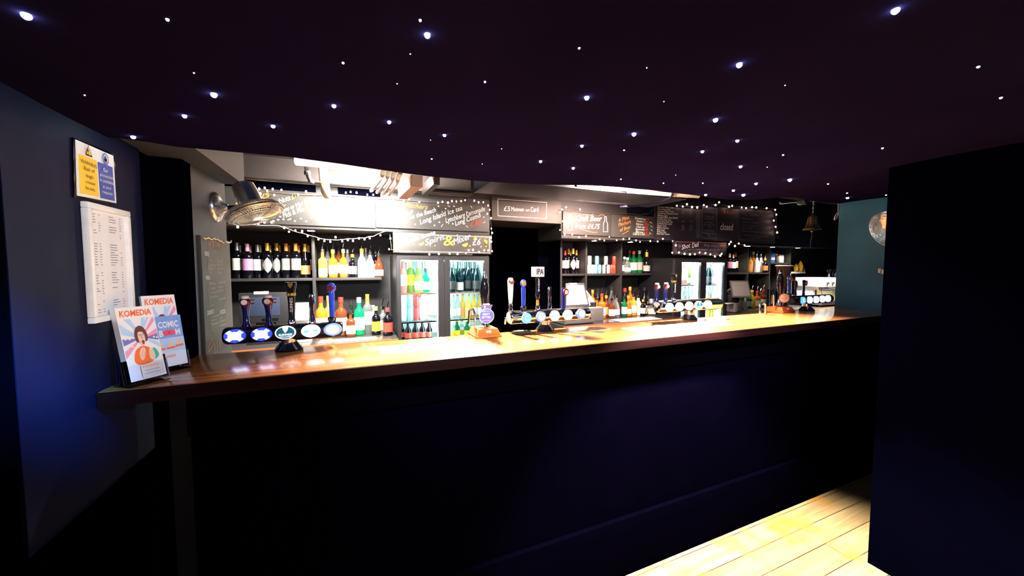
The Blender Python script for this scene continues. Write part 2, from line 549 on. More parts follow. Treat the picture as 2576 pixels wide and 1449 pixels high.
for a, b in zip(grid, grid[1:]):
    for j in range(len(a) - 1):
        bm.faces.new((a[j], b[j], b[j + 1], a[j + 1]))
mb = MB(); mb.bm.free(); mb.bm = bm
cloth = mb.build('ceiling', M_CLOTH)
tag(cloth, kind='structure')

# star points pushed through the cloth
stars = {
 'L': [(66, 36), (1075, 86), (538, 236), (1476, 244), (1860, 161), (1800, 300), (1595, 336), (2253, 24), (1987, 451), (1870, 489)],
 'M': [(464, 290), (335, 343), (687, 316), (840, 265), (979, 306), (1118, 339), (1464, 366), (1767, 380), (1855, 353), (1863, 418), (1360, 405), (1442, 422), (1902, 461), (1845, 478), (1775, 489), (2132, 497), (2183, 506), (2229, 502)],
 'S': [(1086, 399), (1220, 205), (863, 157), (421, 48), (1057, 50), (2461, 167), (2518, 245), (2220, 372), (1457, 120), (1570, 377), (1970, 389), (1669, 460), (1768, 460), (1562, 450), (2083, 462), (2131, 485), (2229, 490)],
 'X': [(1262, 374), (1975, 214), (1627, 170), (1670, 255), (488, 183), (999, 210), (213, 239), (1032, 135), (1213, 412), (1083, 352), (1700, 440), (1930, 420)]}
srad = {'L': 0.0068, 'M': 0.0052, 'S': 0.0030, 'X': 0.0016}
slab = {'L': ('large bright white point of light in the black cloth ceiling', 'brightest star lights'),
        'M': ('middling bluish point of light in the black cloth ceiling', 'middling star lights'),
        'S': ('small white point of light in the black cloth ceiling', 'small star lights'),
        'X': ('barely visible pinprick of light in the black cloth ceiling', 'faintest star lights')}
smesh = {}
for k, lst in stars.items():
    for px, py in lst:
        p = on_cloth(px, py)
        r = srad[k] * (0.55 + 0.45 * min(2.2, (p - CAM).length / 1.4))
        if k not in smesh:
            b = MB(); b.sphere((0, 0, 0), 1.0, 10, 6)
            smesh[k] = b.mesh('star_light', M_STAR if k in 'LM' else M_STARS)
        o = bpy.data.objects.new('star_light', smesh[k])
        C.objects.link(o)
        o.scale = (r, r, r)
        o.location = p + Vector((0, 0, -0.3 * r))
        tag(o, slab[k][0], 'ceiling light', slab[k][1])

# ------------------------------------------------------------------ bar counter
bc = thing('bar_counter', (1.5, 1.5, 0), 'long black bar with a polished brown wood top running the whole room', 'bar counter')
MB().box((-0.648, 1.334, ZT - 0.042), (3.716, 1.762, ZT), 0.004).build('worktop', M_WOOD, bc)
MB().box((-0.648, 1.328, ZT - 0.043), (3.716, 1.334, ZT - 0.002), 0.002).build('edge_band', wood('shaded edge wood', (0.006, 0.0014, 0.0022), (0.011, 0.0028, 0.0036), (1, 30, 30), 0.6), bc)  # same wood as the top, darkened to paint in its shade
MATS['shaded edge wood'].node_tree.nodes['Principled BSDF'].inputs['Specular IOR Level'].default_value = 0.06
MB().box((-0.483, 1.42, 0), (3.70, 1.46, ZT - 0.042)).box((-0.483, 1.46, 0), (-0.45, 1.755, ZT - 0.042)).build('front_panel', M_BARFRONT, bc)
MB().box((-0.487, 1.405, 1.03), (3.70, 1.42, ZT - 0.042), 0.003).build('upper_band', M_BLACKER, bc)  # blacker band across the top of the front panel
MB().box((-0.46, 1.395, 0.0), (3.70, 1.42, 0.30), 0.004).build('kick_board', M_BARFRONT, bc)

# ------------------------------------------------------------------ signs on the wall by the counter end
XW = -0.65
PW = dict(X=XW + 0.004)
def quad_on(X, corners, th, n=NX):
    b = MB()
    b.poly([at(x, y, X=X) for x, y in corners], th, n)
    return b
sg = thing('warning_sign', at(240, 430, X=XW), 'white laminated notice with yellow and blue panels above the framed list', 'sign')
P4 = dict(X=XW + 0.006)
b = quad_on(XW + 0.004, [(187, 497), (294, 514), (289, 388), (184, 346)], 0.003); b.build('laminate', M_ACRYL, sg)
b = quad_on(XW + 0.006, [(195, 492), (293, 511), (285, 392), (191, 351)], 0.0015); b.build('sheet', M_PAPER, sg)
b = quad_on(XW + 0.0075, [(203, 486), (249, 495), (243, 404), (198, 387)], 0.001); b.build('warning_panel', M_SGNY, sg)
b = quad_on(XW + 0.0075, [(254, 498), (289, 506), (283, 421), (247, 407)], 0.001); b.build('mandatory_panel', M_SGNB, sg)
PL = dict(X=XW + 0.008)
ink = Ink()
for s_, x0, y0, x1, y1, hp in (('WARNING', 201, 407, 242, 424, 9), ('Risk of', 210, 427, 237, 436, 10), ('high', 216, 446, 234, 451, 9), ('noise', 215, 460, 238, 467, 8), ('levels', 215, 475, 238, 482, 8)):
    pxtext(ink, s_, x0, y0, x1, y1, hp, PL, NX, 0)
tri = [at(x, y, **PL) for x, y in ((214, 388), (229, 394), (220, 366))]
ink.stroke(tri + [tri[0], tri[1]], 0.0035, NX, 0.002)
pxtext(ink, '!', 219, 388, 222.5, 389, 14, PL, NX, 0)
ink.build('lettering', M_SGNK, sg)
ink = Ink(); ink.poly(tri, NX, 0.001); ink.build('hazard_symbol', M_SGNY, sg)
ink = Ink()
for s_, x0, y0, x1, y1, hp in (('Ear', 259, 431, 271, 435, 9), ('protection', 250, 442, 283, 452, 8), ('is available', 250, 455, 285, 466, 8), ('at your', 257, 472, 279, 478, 8), ('request', 256, 485, 282, 492, 8)):
    pxtext(ink, s_, x0, y0, x1, y1, hp, PL, NX, 0)
ink.build('blue_panel_lettering', M_CHWHITE, sg)
ink = Ink()
c = at(264, 400, **PL)
ring = [c + Vector((0, math.cos(a) * 0.0125, math.sin(a) * 0.0145)) for a in [2 * PI * i / 20 for i in range(21)]]
ink.stroke(ring, 0.003, NX)
ink.blob(c + Vector((0, 0, 0.001)), (0, 1, 0), NX, 0.0055, 0.0075)
ink.poly([c + Vector((0, dy, dz)) for dy, dz in ((-0.006, -0.010), (0.006, -0.010), (0.004, 0), (-0.004, 0))], NX)
ink.build('ear_symbol', M_SGNB, sg)

pf = thing('framed_list', at(270, 810, X=XW), 'white framed price list hanging under the warning notice', 'framed notice')
cor = [(222, 812), (326, 796), (314, 534), (200, 503)]
pts = [at(x, y, X=XW + 0.001) for x, y in cor]
y0, y1 = (pts[0].y + pts[3].y) / 2, (pts[1].y + pts[2].y) / 2
z0, z1 = (pts[0].z + pts[1].z) / 2, (pts[2].z + pts[3].z) / 2
bw = 0.016
b = MB()
for a_, c_ in (((y0, z0), (y1, z0 + bw)), ((y0, z1 - bw), (y1, z1)), ((y0, z0 + bw), (y0 + bw, z1 - bw)), ((y1 - bw, z0 + bw), (y1, z1 - bw))):
    b.box((XW, a_[0], a_[1]), (XW + 0.016, c_[0], c_[1]), 0.003)
b.build('frame', M_WHITE, pf)
MB().box((XW, y0 + bw, z0 + bw), (XW + 0.006, y1 - bw, z1 - bw)).build('paper', M_PAPER, pf)
ink = Ink()
rr = random.Random(3)
def rowmark(yy, zz, ln):
    ink.stroke([(XW + 0.006, yy, zz), (XW + 0.006, yy + ln, zz)], 0.0016, NX)
yl = y0 + bw
wd = y1 - y0 - 2 * bw
zz = z1 - bw - 0.012
k = 0
while zz > z0 + bw + 0.01:
    if k % 11 not in (9, 10):
        for f_, l_ in ((0.08, 0.10), (0.24, 0.05), (0.52, 0.2), (0.82, 0.05)):
            if rr.random() < 0.8:
                rowmark(yl + wd * f_, zz, wd * l_ * (0.6 + 0.5 * rr.random()))
    zz -= 0.0072
    k += 1
ink.build('lettering', M_INK, pf)

# ------------------------------------------------------------------ leaflet holders on the counter end
def holder(name, label, corner_bl, wdt, tall, rot, cover, lean=0.24, tiers=1, extra=None):
    """an acrylic stand: corner_bl = front foot, rot = turn about the vertical; local x along the front, y away"""
    root = thing(name, corner_bl, label, 'leaflet holder')
    M = Matrix.Translation(corner_bl) @ Matrix.Rotation(rot, 4, 'Z')
    L = Matrix.Translation((0, 0, 0.008)) @ Matrix.Rotation(-lean, 4, 'X')
    def P(x, y, z):
        return M @ (L @ Vector((x, y, z)))
    def Q(x, y, z):
        return M @ Vector((x, y, z))
    def slab(a, c, name_, m_):
        b = MB()
        bb = MB()
        b.box(a, c)
        bmesh.ops.transform(b.bm, matrix=M @ L, verts=b.bm.verts[:])
        return b.build(name_, m_, root)
    slab((0, 0.030, 0.004), (wdt, 0.033, tall * 0.66), 'back_plate', M_ACRYL)
    slab((0, 0, 0.004), (wdt, 0.003, 0.055), 'front_lip', M_ACRYL)
    slab((0, 0.003, 0.004), (0.003, 0.030, 0.07), 'side_wall', M_ACRYL)
    slab((wdt - 0.003, 0.003, 0.004), (wdt, 0.030, 0.07), 'side_wall', M_ACRYL)
    slab((0, 0.003, 0.004), (wdt, 0.030, 0.007), 'tray_floor', M_ACRYL)
    b = MB()
    ft = P(0, 0.033, tall * 0.6)
    dep = 0.033 + math.sin(lean) * tall * 0.55
    b.poly([P(0, 0.034, 0.004), Q(0, dep, 0.001), P(0, 0.034, tall * 0.6)], 0.003, M.to_3x3() @ Vector((-1, 0, 0)))
    b.poly([P(wdt - 0.003, 0.034, 0.004), Q(wdt - 0.003, dep, 0.001), P(wdt - 0.003, 0.034, tall * 0.6)], 0.003, M.to_3x3() @ Vector((-1, 0, 0)))
    b.build('rear_leg', M_ACRYL, root)
    MB().box((0, 0, 0), (wdt, dep, 0.002), M=M).build('base_plate', M_ACRYL, root)
    return root, (lambda x, y, z: P(x, y, z)), (M.to_3x3() @ L.to_3x3())

def leaflet_stack(name, label, P, R, x0, y0, y1, z0, wd, ht, group=None):
    c = P(x0 + wd / 2, (y0 + y1) / 2, z0)
    root = thing(name, c, label, 'leaflet', group)
    b = MB()
    q = [P(x0, y0, z0), P(x0 + wd, y0, z0), P(x0 + wd, y0, z0 + ht), P(x0, y0, z0 + ht)]
    b.poly(q, y1 - y0, R @ Vector((0, -1, 0)))
    b.build('pages', M_PAPER, root)
    return root

M_HAIR = mat('print brown', (0.13, 0.045, 0.04), 0.5)
M_FACE = mat('print skin', (0.80, 0.55, 0.45), 0.5)
M_PORANGE = mat('print orange', (0.90, 0.17, 0.03), 0.5)
M_PPINK = mat('print pink', (0.85, 0.30, 0.45), 0.5)
M_PBLUE = mat('print pale blue', (0.45, 0.62, 0.85), 0.5)
M_PVIO = mat('print violet', (0.20, 0.18, 0.48), 0.5)
M_PMID = mat('print mid blue', (0.20, 0.36, 0.75), 0.5)
M_PTEAL = mat('print green', (0.05, 0.45, 0.35), 0.5)
M_PRED = mat('print red', (0.9, 0.08, 0.15), 0.5)
M_PDK = mat('print mouth', (0.25, 0.03, 0.05), 0.5)

def magazine_cover(root, P, R, x0, y0, z0, w_, h_):
    n = R @ Vector((0, -1, 0))
    e = R @ Vector((1, 0, 0))
    def p(u, v):
        return P(x0 + w_ * u, y0, z0 + h_ * v)
    # rays of stars behind the figure
    for name_, m_, rays in (('violet_ray_print', M_PVIO, ((178, 190), (352, 364))), ('pink_ray_print', M_PPINK, ((200, 214), (30, 46), (4, 14))), ('pale_ray_print', M_PBLUE, ((150, 170), (58, 80), (110, 128), (338, 348)))):
        ink = Ink()
        for a0, a1 in rays:
            q = []
            for a, r in ((a0, 0.14), (a0, 0.60), (a1, 0.60), (a1, 0.14)):
                u = 0.52 + r * math.cos(math.radians(a))
                v = 0.56 + r * math.sin(math.radians(a)) * 0.75
                q.append(p(max(0.02, min(0.98, u)), max(0.05, min(0.84, v))))
            ink.poly(q, n, 0.0006)
        ink.build(name_, m_, root)
    ink = Ink()
    for u, v in ((0.1, 0.57), (0.2, 0.565), (0.86, 0.55), (0.94, 0.54), (0.1, 0.44), (0.24, 0.46), (0.85, 0.68), (0.78, 0.76), (0.2, 0.72), (0.13, 0.82 - 0.06), (0.88, 0.42), (0.72, 0.82)):
        pts_ = []
        for i in range(10):
            r = (0.045 if i % 2 == 0 else 0.019)
            a = PI / 2 + i * PI / 5
            pts_.append(p(u + r * math.cos(a), v + r * math.sin(a) * w_ / h_))
        ink.poly(pts_, n, 0.0009)
    ink.build('star_print', M_PAPER, root)
    def shape(name_, m_, uv, off):
        ink = Ink()
        for _ in range(2):
            uv = [q for a_, b_ in zip(uv, list(uv[1:]) + [uv[0]]) for q in ((a_[0] * .75 + b_[0] * .25, a_[1] * .75 + b_[1] * .25), (a_[0] * .25 + b_[0] * .75, a_[1] * .25 + b_[1] * .75))]
        ink.poly([p(u, v) for u, v in uv], n, off)
        ink.build(name_, m_, root)
    shape('printed_shirt', M_PORANGE, ((0.18, 0.20), (0.70, 0.20), (0.80, 0.30), (0.72, 0.40), (0.56, 0.45), (0.45, 0.45), (0.26, 0.40)), 0.001)
    shape('printed_sleeve', M_PTEAL, ((0.70, 0.22), (0.92, 0.28), (0.86, 0.38), (0.74, 0.42)), 0.0012)
    shape('printed_hair', M_HAIR, ((0.36, 0.50), (0.33, 0.60), (0.38, 0.70), (0.50, 0.74), (0.62, 0.71), (0.69, 0.62), (0.68, 0.52), (0.60, 0.50)), 0.0013)
    shape('printed_face', M_FACE, ((0.42, 0.54), (0.42, 0.64), (0.50, 0.655), (0.60, 0.63), (0.61, 0.53), (0.57, 0.46), (0.50, 0.44), (0.45, 0.48)), 0.0016)
    shape('printed_mouth', M_PDK, ((0.485, 0.525), (0.575, 0.53), (0.56, 0.475), (0.52, 0.465)), 0.0019)
    ink = Ink()
    for a_, b_ in (((0.445, 0.60), (0.50, 0.595)), ((0.535, 0.597), (0.585, 0.603)), ((0.515, 0.595), (0.525, 0.55)), ((0.44, 0.61), (0.505, 0.608)), ((0.53, 0.61), (0.595, 0.615))):
        ink.stroke([p(*a_), p(*b_)], 0.0011, n, 0.0019)
    ink.build('printed_features', M_HAIR, root)
    ink = Ink()
    for u_, v_ in ((0.36, 0.36), (0.40, 0.31), (0.44, 0.28), (0.49, 0.30)):
        ink.stroke([p(u_, v_), p(u_ + 0.09, v_ + 0.09)], 0.0007, n, 0.0022)
    ink.build('finger_lines', M_PORANGE, root)
    shape('printed_hand', M_FACE, ((0.40, 0.24), (0.52, 0.30), (0.56, 0.40), (0.50, 0.44), (0.40, 0.41), (0.35, 0.33)), 0.0019)
    shape('printed_hand', M_FACE, ((0.62, 0.24), (0.78, 0.24), (0.78, 0.36), (0.68, 0.42), (0.62, 0.36)), 0.0019)
    ink = Ink()
    ink.text('KOMEDIA', p(0.07, 0.875), e, n, w_ * 0.86, h_ * 0.082, 0.1, 0.001, 0.03)
    ink.build('lettering', M_PORANGE, root)

hA = at(331, 978, Z=ZT)
eA = (at(429, 952, Z=ZT) - hA)
rotA = math.atan2(eA.y, eA.x)
hold1, P1, R1 = holder('leaflet_holder', 'clear acrylic leaflet stand at the counter edge with tall brochures', hA, eA.length, 0.235, rotA, None, 0.21)
mg = leaflet_stack('brochure', 'brochure with a shouting person in orange printed on its cover, in the front stand', P1, R1, 0.004, 0.006, 0.026, 0.009, eA.length - 0.008, 0.212)
magazine_cover(mg, P1, R1, 0.004, 0.006, 0.009, eA.length - 0.008, 0.212)
# small card pocket on the stand's lip
ink = Ink()
n1 = R1 @ Vector((0, -1, 0)); e1_ = R1 @ Vector((1, 0, 0))
ink.text('KOMEDIA', P1(0.034, 0.0, 0.041), e1_, n1, 0.04, 0.007, 0.1, 0.0016)
ink.build('lip_lettering', M_PORANGE, hold1)
ink = Ink(); ink.poly([P1(0.03, 0, 0.015), P1(0.085, 0, 0.015), P1(0.085, 0, 0.05), P1(0.03, 0, 0.05)], n1, 0.0008); ink.build('lip_card', mat('grey card', (0.55, 0.57, 0.62), 0.5), hold1)
ink = Ink()
for z_ in (0.033, 0.024):
    ink.stroke([P1(0.036, 0, z_), P1(0.075, 0, z_)], 0.0012, n1, 0.0016)
ink.build('lip_print', M_INK, hold1)

hB = at(404, 945, Z=ZT) + Vector((0.006, 0.055, 0))
hB = at(398, 944, Z=ZT)
eB = (at(480, 926, Z=ZT) - hB)
rotB = math.atan2(eB.y, eB.x)
hB = hB + Vector((-0.012 * math.cos(rotB), -0.012 * math.sin(rotB), 0)) + Vector((0.0, 0.012, 0))
wB = eB.length + 0.008
hold2, P2, R2 = holder('leaflet_holder', 'two tier clear acrylic leaflet stand behind the brochure stand', hB, wB, 0.25, rotB, None, 0.19)
mg2 = leaflet_stack('brochure', 'white brochure with orange title standing tallest, behind the blue leaflets', P2, R2, 0.004, 0.018, 0.029, 0.010, min(0.135, wB - 0.008), 0.236)
magazine_cover(mg2, P2, R2, 0.004, 0.018, 0.010, min(0.135, wB - 0.008), 0.236)
bl = leaflet_stack('leaflet', 'short blue leaflet with white and pink lettering beside the brochures', P2, R2, 0.004, 0.005, 0.015, 0.010, wB - 0.008, 0.165)
n2 = R2 @ Vector((0, -1, 0)); e2_ = R2 @ Vector((1, 0, 0))
def p2(u, v):
    return P2(0.004 + (wB - 0.008) * u, 0.005, 0.010 + 0.165 * v)
ink = Ink(); ink.poly([p2(0.0, 0.28), p2(1, 0.28), p2(1, 1), p2(0, 1)], n2, 0.0006); ink.build('blue_panel', M_PMID, bl)
ink = Ink(); ink.poly([p2(0.0, 0.28), p2(1, 0.28), p2(1, 0.56), p2(0, 0.56)], n2, 0.0009); ink.build('pale_panel', M_PBLUE, bl)
ink = Ink(); wB_ = wB - 0.008
ink.text('COMIC', p2(0.27, 0.77), e2_, n2, wB_ * 0.62, 0.020, 0, 0.0014, 0.03)
ink.text('B', p2(0.27, 0.60), e2_, n2, wB_ * 0.12, 0.020, 0, 0.0014, 0.03)
ink.text('M', p2(0.76, 0.60), e2_, n2, wB_ * 0.15, 0.020, 0, 0.0014, 0.03)
ink.build('lettering', M_CHWHITE, bl)
ink = Ink()
ink.text('OO', p2(0.41, 0.60), e2_, n2, wB_ * 0.33, 0.021, 0, 0.0014)
for u in (0.49, 0.65):
    ink.blob(p2(u, 0.66), e2_, n2, 0.011, 0.009, 10, 0.0012)
ink.build('pink_lettering', M_PRED, bl)
ink = Ink()
for u, v in ((0.25, 0.42), (0.55, 0.43), (0.82, 0.46)):
    ink.blob(p2(u, v), e2_, n2, 0.008, 0.010, 12, 0.0014)
ink.build('printed_face', M_FACE, bl)
ink = Ink()
for u, v in ((0.25, 0.355), (0.55, 0.365), (0.82, 0.39)):
    ink.poly([p2(u - 0.13, v - 0.03), p2(u + 0.13, v - 0.02), p2(u + 0.13, v + 0.02), p2(u - 0.13, v + 0.01)], n2, 0.0017)
ink.text('KOMEDIA', p2(0.3, 0.17), e2_, n2, wB_ * 0.36, 0.009, 0.1, 0.0014)
ink.build('orange_print', M_PORANGE, bl)

# ------------------------------------------------------------------ back bar: counters, shelving, fridges
struct('wall_near', M_BLACKER, ((-2.6, 1.08, 0.93), (-0.652, 1.09, 2.15)))
def X_(px, Y, py=690):
    return at(px, py, Y=Y).x
ZC = 0.95
def back_counter(x0, x1, label):
    t = thing('back_counter', ((x0 + x1) / 2, YC + 0.4, 0), label, 'back counter')
    MB().box((x0, YC + 0.012, ZC - 0.04), (x1, 4.08, ZC), 0.002).build('worktop', M_CTOP, t)
    MB().box((x0, YC, ZC - 0.045), (x1, YC + 0.012, ZC + 0.001), 0.003).build('edging', M_MAHOG, t)
    MB().box((x0 + 0.01, YC + 0.05, 0), (x1 - 0.01, 4.06, ZC - 0.04)).build('cupboard_body', M_BLACK, t)
    return t
back_counter(-1.5, 0.325, 'dark back counter with reddish wooden edge under the eight wine bottles')
back_counter(X_(1420, YC), 3.655, 'dark back counter with reddish wooden edge under the drinks cans')
back_counter(4.64, 8.9, 'dark back counter running from the second fridge to the coffee machine')

def shelving(x0, x1, zs, ups, shelves, label, top=1.882):
    t = thing('shelving_unit', ((x0 + x1) / 2, (YS + YW) / 2, ZC), label, 'shelving')
    for x in ups:
        MB().box((x - 0.0125, YS, ZC + 0.0006), (x + 0.0125, YW, top - 0.001), 0.001).build('upright', M_GREYBLK, t)
    if 1 < x0 < 3:
        MB().box((ups[0] - 0.0145, YS + 0.004, ZC + 0.001), (ups[0] - 0.0127, YW, top - 0.002)).build('dark_side_sheet', M_BLACKER, t)  # added sheet that paints the upright's doorway side as unlit
    for a, c, z in shelves:
        MB().box((a, YS - 0.004, z - 0.024), (c, YW, z), 0.001).build('shelf', M_GREYBLK, t)
    MB().box((x0, YW - 0.004, ZC + 0.0006), (x1, YW, top - 0.001)).build('back_panel', M_BACK, t)
    return t
ZL, ZM = 1.460, 1.481
u1 = X_(789.5, YS)
shelving(-1.45, 0.325, ZL, (u1,), ((-1.45, u1 - 0.0125, ZL), (u1 + 0.0125, X_(960, YS), ZL)), 'black shelving between the pier and the first fridge holding wine and spirits')
m0, m1, m2, m3 = X_(1412, YS), X_(1475, YS), X_(1563, YS), 3.655
shelving(m0, m3, ZM, (m0, m1, m2), ((m0 + .0125, m1 - .0125, ZM), (m1 + .0125, m2 - .0125, ZM), (m2 + .0125, 3.655, ZM)), 'black shelving beside the dark doorway holding wine and drinks cans')
r0, r1, r2, r3, r4 = 4.645, X_(1881, YS), X_(1936, YS), X_(1987, YS), 8.8
shelving(r0, r4, ZM, (r1, r2, r3), ((r0, r1 - .0125, ZM), (r1 + .0125, r2 - .0125, ZM), (r2 + .0125, r3 - .0125, at(1960, 660.5, Y=YS).z)), 'black shelving beyond the second fridge holding wine, spirits and cartons')
ZR4 = at(2010, 683.5, Y=3.9).z
wsx0, wsx1 = X_(1991, 3.86), X_(2026, 3.86)
ws = thing('wall_shelf', (wsx0, 3.95, ZR4 - 0.03), 'short pale edged shelf with yellow paper bags near the coffee machine', 'shelf')
MB().box((wsx0, 3.86, ZR4 - 0.03), (wsx1, 4.075, ZR4), 0.003).build('board', M_WHITE, ws)
MB().box((wsx0 + 0.05, 3.90, ZR4 - 0.12), (wsx0 + 0.07, 4.075, ZR4 - 0.03)).box((wsx1 - 0.09, 3.90, ZR4 - 0.12), (wsx1 - 0.07, 4.075, ZR4 - 0.03)).build('bracket', M_BLACK, ws)

def fridge(x0, x1, gl, gr, label, shelf_z):
    zt, zg0, zg1, zb = 1.675, 0.84, 1.622, 0.02
    t = thing('display_fridge', ((x0 + x1) / 2, YF + 0.3, 0), label, 'fridge')
    yb = 4.02
    b = MB()
    th = 0.03
    b.box((x0, YF + 0.045, zb), (x0 + th, yb, zt)).box((x1 - th, YF + 0.045, zb), (x1, yb, zt)).box((x0 + th, YF + 0.045, zt - 0.04), (x1 - th, yb, zt))
    b.box((x0 + th, yb - 0.03, zb), (x1 - th, yb, zt - 0.04)).box((x0 + th, YF + 0.045, zb), (x1 - th, yb - 0.03, 0.80))
    b.build('cabinet', mat('fridge black steel', (0.008, 0.008, 0.011), 0.45), t)
    b = MB()
    e = 0.004
    b.box((x0 + th, yb - 0.03 - e, 0.80), (x1 - th, yb - 0.03, zt - 0.04)).box((x0 + th, YF + 0.05, 0.80), (x0 + th + e, yb - 0.03, zt - 0.04)).box((x1 - th - e, YF + 0.05, 0.80), (x1 - th, yb - 0.03, zt - 0.04))
    b.box((x0 + th, YF + 0.05, zt - 0.04 - e), (x1 - th, yb - 0.03, zt - 0.04)).box((x0 + th, YF + 0.05, 0.80), (x1 - th, yb - 0.03, 0.80 + e))
    b.build('lining', M_FRIDGEIN, t)
    mid = (gl[1] + gr[0]) / 2
    for (a, c), (o0, o1) in ((gl, (x0 + 0.006, mid - 0.002)), (gr, (mid + 0.002, x1 - 0.006))):
        b = MB()
        for q0, q1 in (((o0, 0.76), (a, zt - 0.012)), ((c, 0.76), (o1, zt - 0.012)), ((a, zg1), (c, zt - 0.012)), ((a, 0.76), (c, zg0))):
            b.box((q0[0], YF, q0[1]), (q1[0], YF + 0.04, q1[1]))
        d = b.build('door', M_BLKPL, t)
        MB().box((a, YF + 0.016, zg0), (c, YF + 0.020, zg1)).build('glass_pane', M_GLASS, d)
        lx = (c + 0.02) if c == gl[1] else (a - 0.02)
        MB().disc((lx, YF - 0.004, 0.90), NY, 0.008, 0.004, 12).build('lock', M_CHROME, d)
    for z in shelf_z:
        b = MB()
        for k in range(7):
            y = YF + 0.08 + k * 0.085
            b.box((x0 + th + 0.004, y - 0.002, z - 0.005), (x1 - th - 0.004, y + 0.002, z - 0.001))
        nx = 34
        for k in range(nx + 1):
            x = x0 + th + 0.006 + (x1 - x0 - 2 * th - 0.012) * k / nx
            b.box((x - 0.0012, YF + 0.075, z - 0.002), (x + 0.0012, YF + 0.60, z))
        b.box((x0 + th + 0.004, YF + 0.070, z - 0.008), (x1 - th - 0.004, YF + 0.076, z + 0.004))
        b.build('wire_shelf', M_CHROME, t)
    MB().box((mid - 0.055, YF + 0.052, 0.86), (mid - 0.03, YF + 0.066, zt - 0.06), 0.003).build('light_tube', M_LEDB if x0 > 2 else M_LED, t)
    if x0 > 2:
        MB().box((x1 - th - 0.03, YF + 0.052, 0.86), (x1 - th - 0.012, YF + 0.066, zt - 0.06), 0.003).build('light_tube', M_LEDB if x0 > 2 else M_LED, t)
    MB().box((x0 + 0.05, YF + 0.050, zt - 0.06), (x1 - 0.05, YF + 0.066, zt - 0.047), 0.003).build('light_tube', M_LEDB if x0 > 2 else M_LED, t)
    return t
G1 = ((X_(1008, YF), X_(1103, YF)), (X_(1132, YF), X_(1218, YF)))
FS1 = (1.312, 1.046)
fx0, fx1 = X_(997, YF), X_(1232, YF)
fr1 = fridge(fx0, fx1, G1[0], G1[1], 'black glass door drinks fridge beside the dark doorway, under the house spirit board', FS1)
G2 = ((X_(1715, YF), X_(1763, YF)), (X_(1777, YF), X_(1822, YF)))
FS2 = (1.325, 1.10)
fr2 = fridge(X_(1697, YF), X_(1830, YF), G2[0], G2[1], 'black glass door drinks fridge glowing white under the shot deal board', FS2)

# ------------------------------------------------------------------ bottles, cans
def glassy(name, col, tr=0.7, rough=0.08):
    return mat(name, col, rough, trans=tr, ior=1.2, var=0.05)
B_DARK = mat('near black bottle glass', (0.003, 0.003, 0.005), 0.08)
B_GREEN = glassy('green bottle glass', (0.01, 0.20, 0.06), 0.5)
B_EMER = glassy('emerald bottle glass', (0.01, 0.55, 0.18), 0.65)
B_OLIVE = glassy('olive bottle glass', (0.30, 0.42, 0.10), 0.7)
B_AMBER = glassy('amber spirit', (0.85, 0.30, 0.03), 0.6)
B_GOLDEN = glassy('golden spirit', (0.92, 0.62, 0.12), 0.6)
B_YELLOW = glassy('yellow liqueur', (0.95, 0.75, 0.08), 0.5)
B_BROWN = glassy('brown spirit', (0.22, 0.06, 0.02), 0.5)
B_CLEAR = glassy('clear bottle glass', (0.90, 0.95, 0.95), 0.92)
B_WHITE = mat('white bottle', (0.85, 0.84, 0.80), 0.25)
B_PINK = glassy('pink bottle glass', (0.90, 0.35, 0.30), 0.7)
B_TEALG = mat('dark teal bottle glass', (0.0012, 0.008, 0.011), 0.08)
L_CREAM = mat('cream label', (0.80, 0.74, 0.62), 0.6)
L_WHITE = mat('white label', (0.85, 0.84, 0.82), 0.6)
L_PINK = mat('mauve label', (0.50, 0.22, 0.42), 0.6)
L_SILV = mat('silver label', (0.55, 0.55, 0.54), 0.35, 0.5)
L_GREY = mat('grey label', (0.42, 0.36, 0.33), 0.6)
L_ORNG = mat('orange label', (0.75, 0.28, 0.10), 0.5)
L_YELL = mat('yellow label', (0.92, 0.72, 0.03), 0.5)
L_RED = mat('red label', (0.70, 0.05, 0.03), 0.5)
L_BLUE = mat('blue label', (0.10, 0.45, 0.75), 0.5)
L_TEAL = mat('pale teal label', (0.55, 0.80, 0.80), 0.5)
L_BLACK = mat('black label', (0.02, 0.02, 0.02), 0.5)
K_SILV = mat('silver capsule', (0.45, 0.45, 0.45), 0.3, 0.7)
K_PINK = mat('pink capsule', (0.75, 0.35, 0.50), 0.4)
K_GOLD = mat('gold capsule', (0.80, 0.50, 0.06), 0.3, 0.4)
K_ORNG = mat('orange capsule', (0.85, 0.30, 0.03), 0.35)
K_RED = mat('red cap', (0.75, 0.03, 0.02), 0.4)
K_BLACK = mat('black cap', (0.015, 0.015, 0.015), 0.4)
K_WHITE = mat('white cap', (0.82, 0.82, 0.82), 0.4)
K_YELL = mat('yellow cap', (0.85, 0.60, 0.10), 0.4)
K_STEEL = MATS['chrome']
K_DRED = mat('dull red cap', (0.35, 0.04, 0.04), 0.4)
CANP = mat('pale pink can', (0.85, 0.62, 0.55), 0.3, 0.2)
CANB = mat('blue can', (0.20, 0.60, 0.85), 0.3, 0.2)
CANS = mat('silver can', (0.60, 0.60, 0.62), 0.3, 0.4)
CANR = mat('red can', (0.75, 0.06, 0.03), 0.3, 0.2)
CAND = mat('dark red can', (0.40, 0.04, 0.04), 0.3, 0.2)
CANW = mat('white can', (0.85, 0.85, 0.88), 0.3, 0.2)

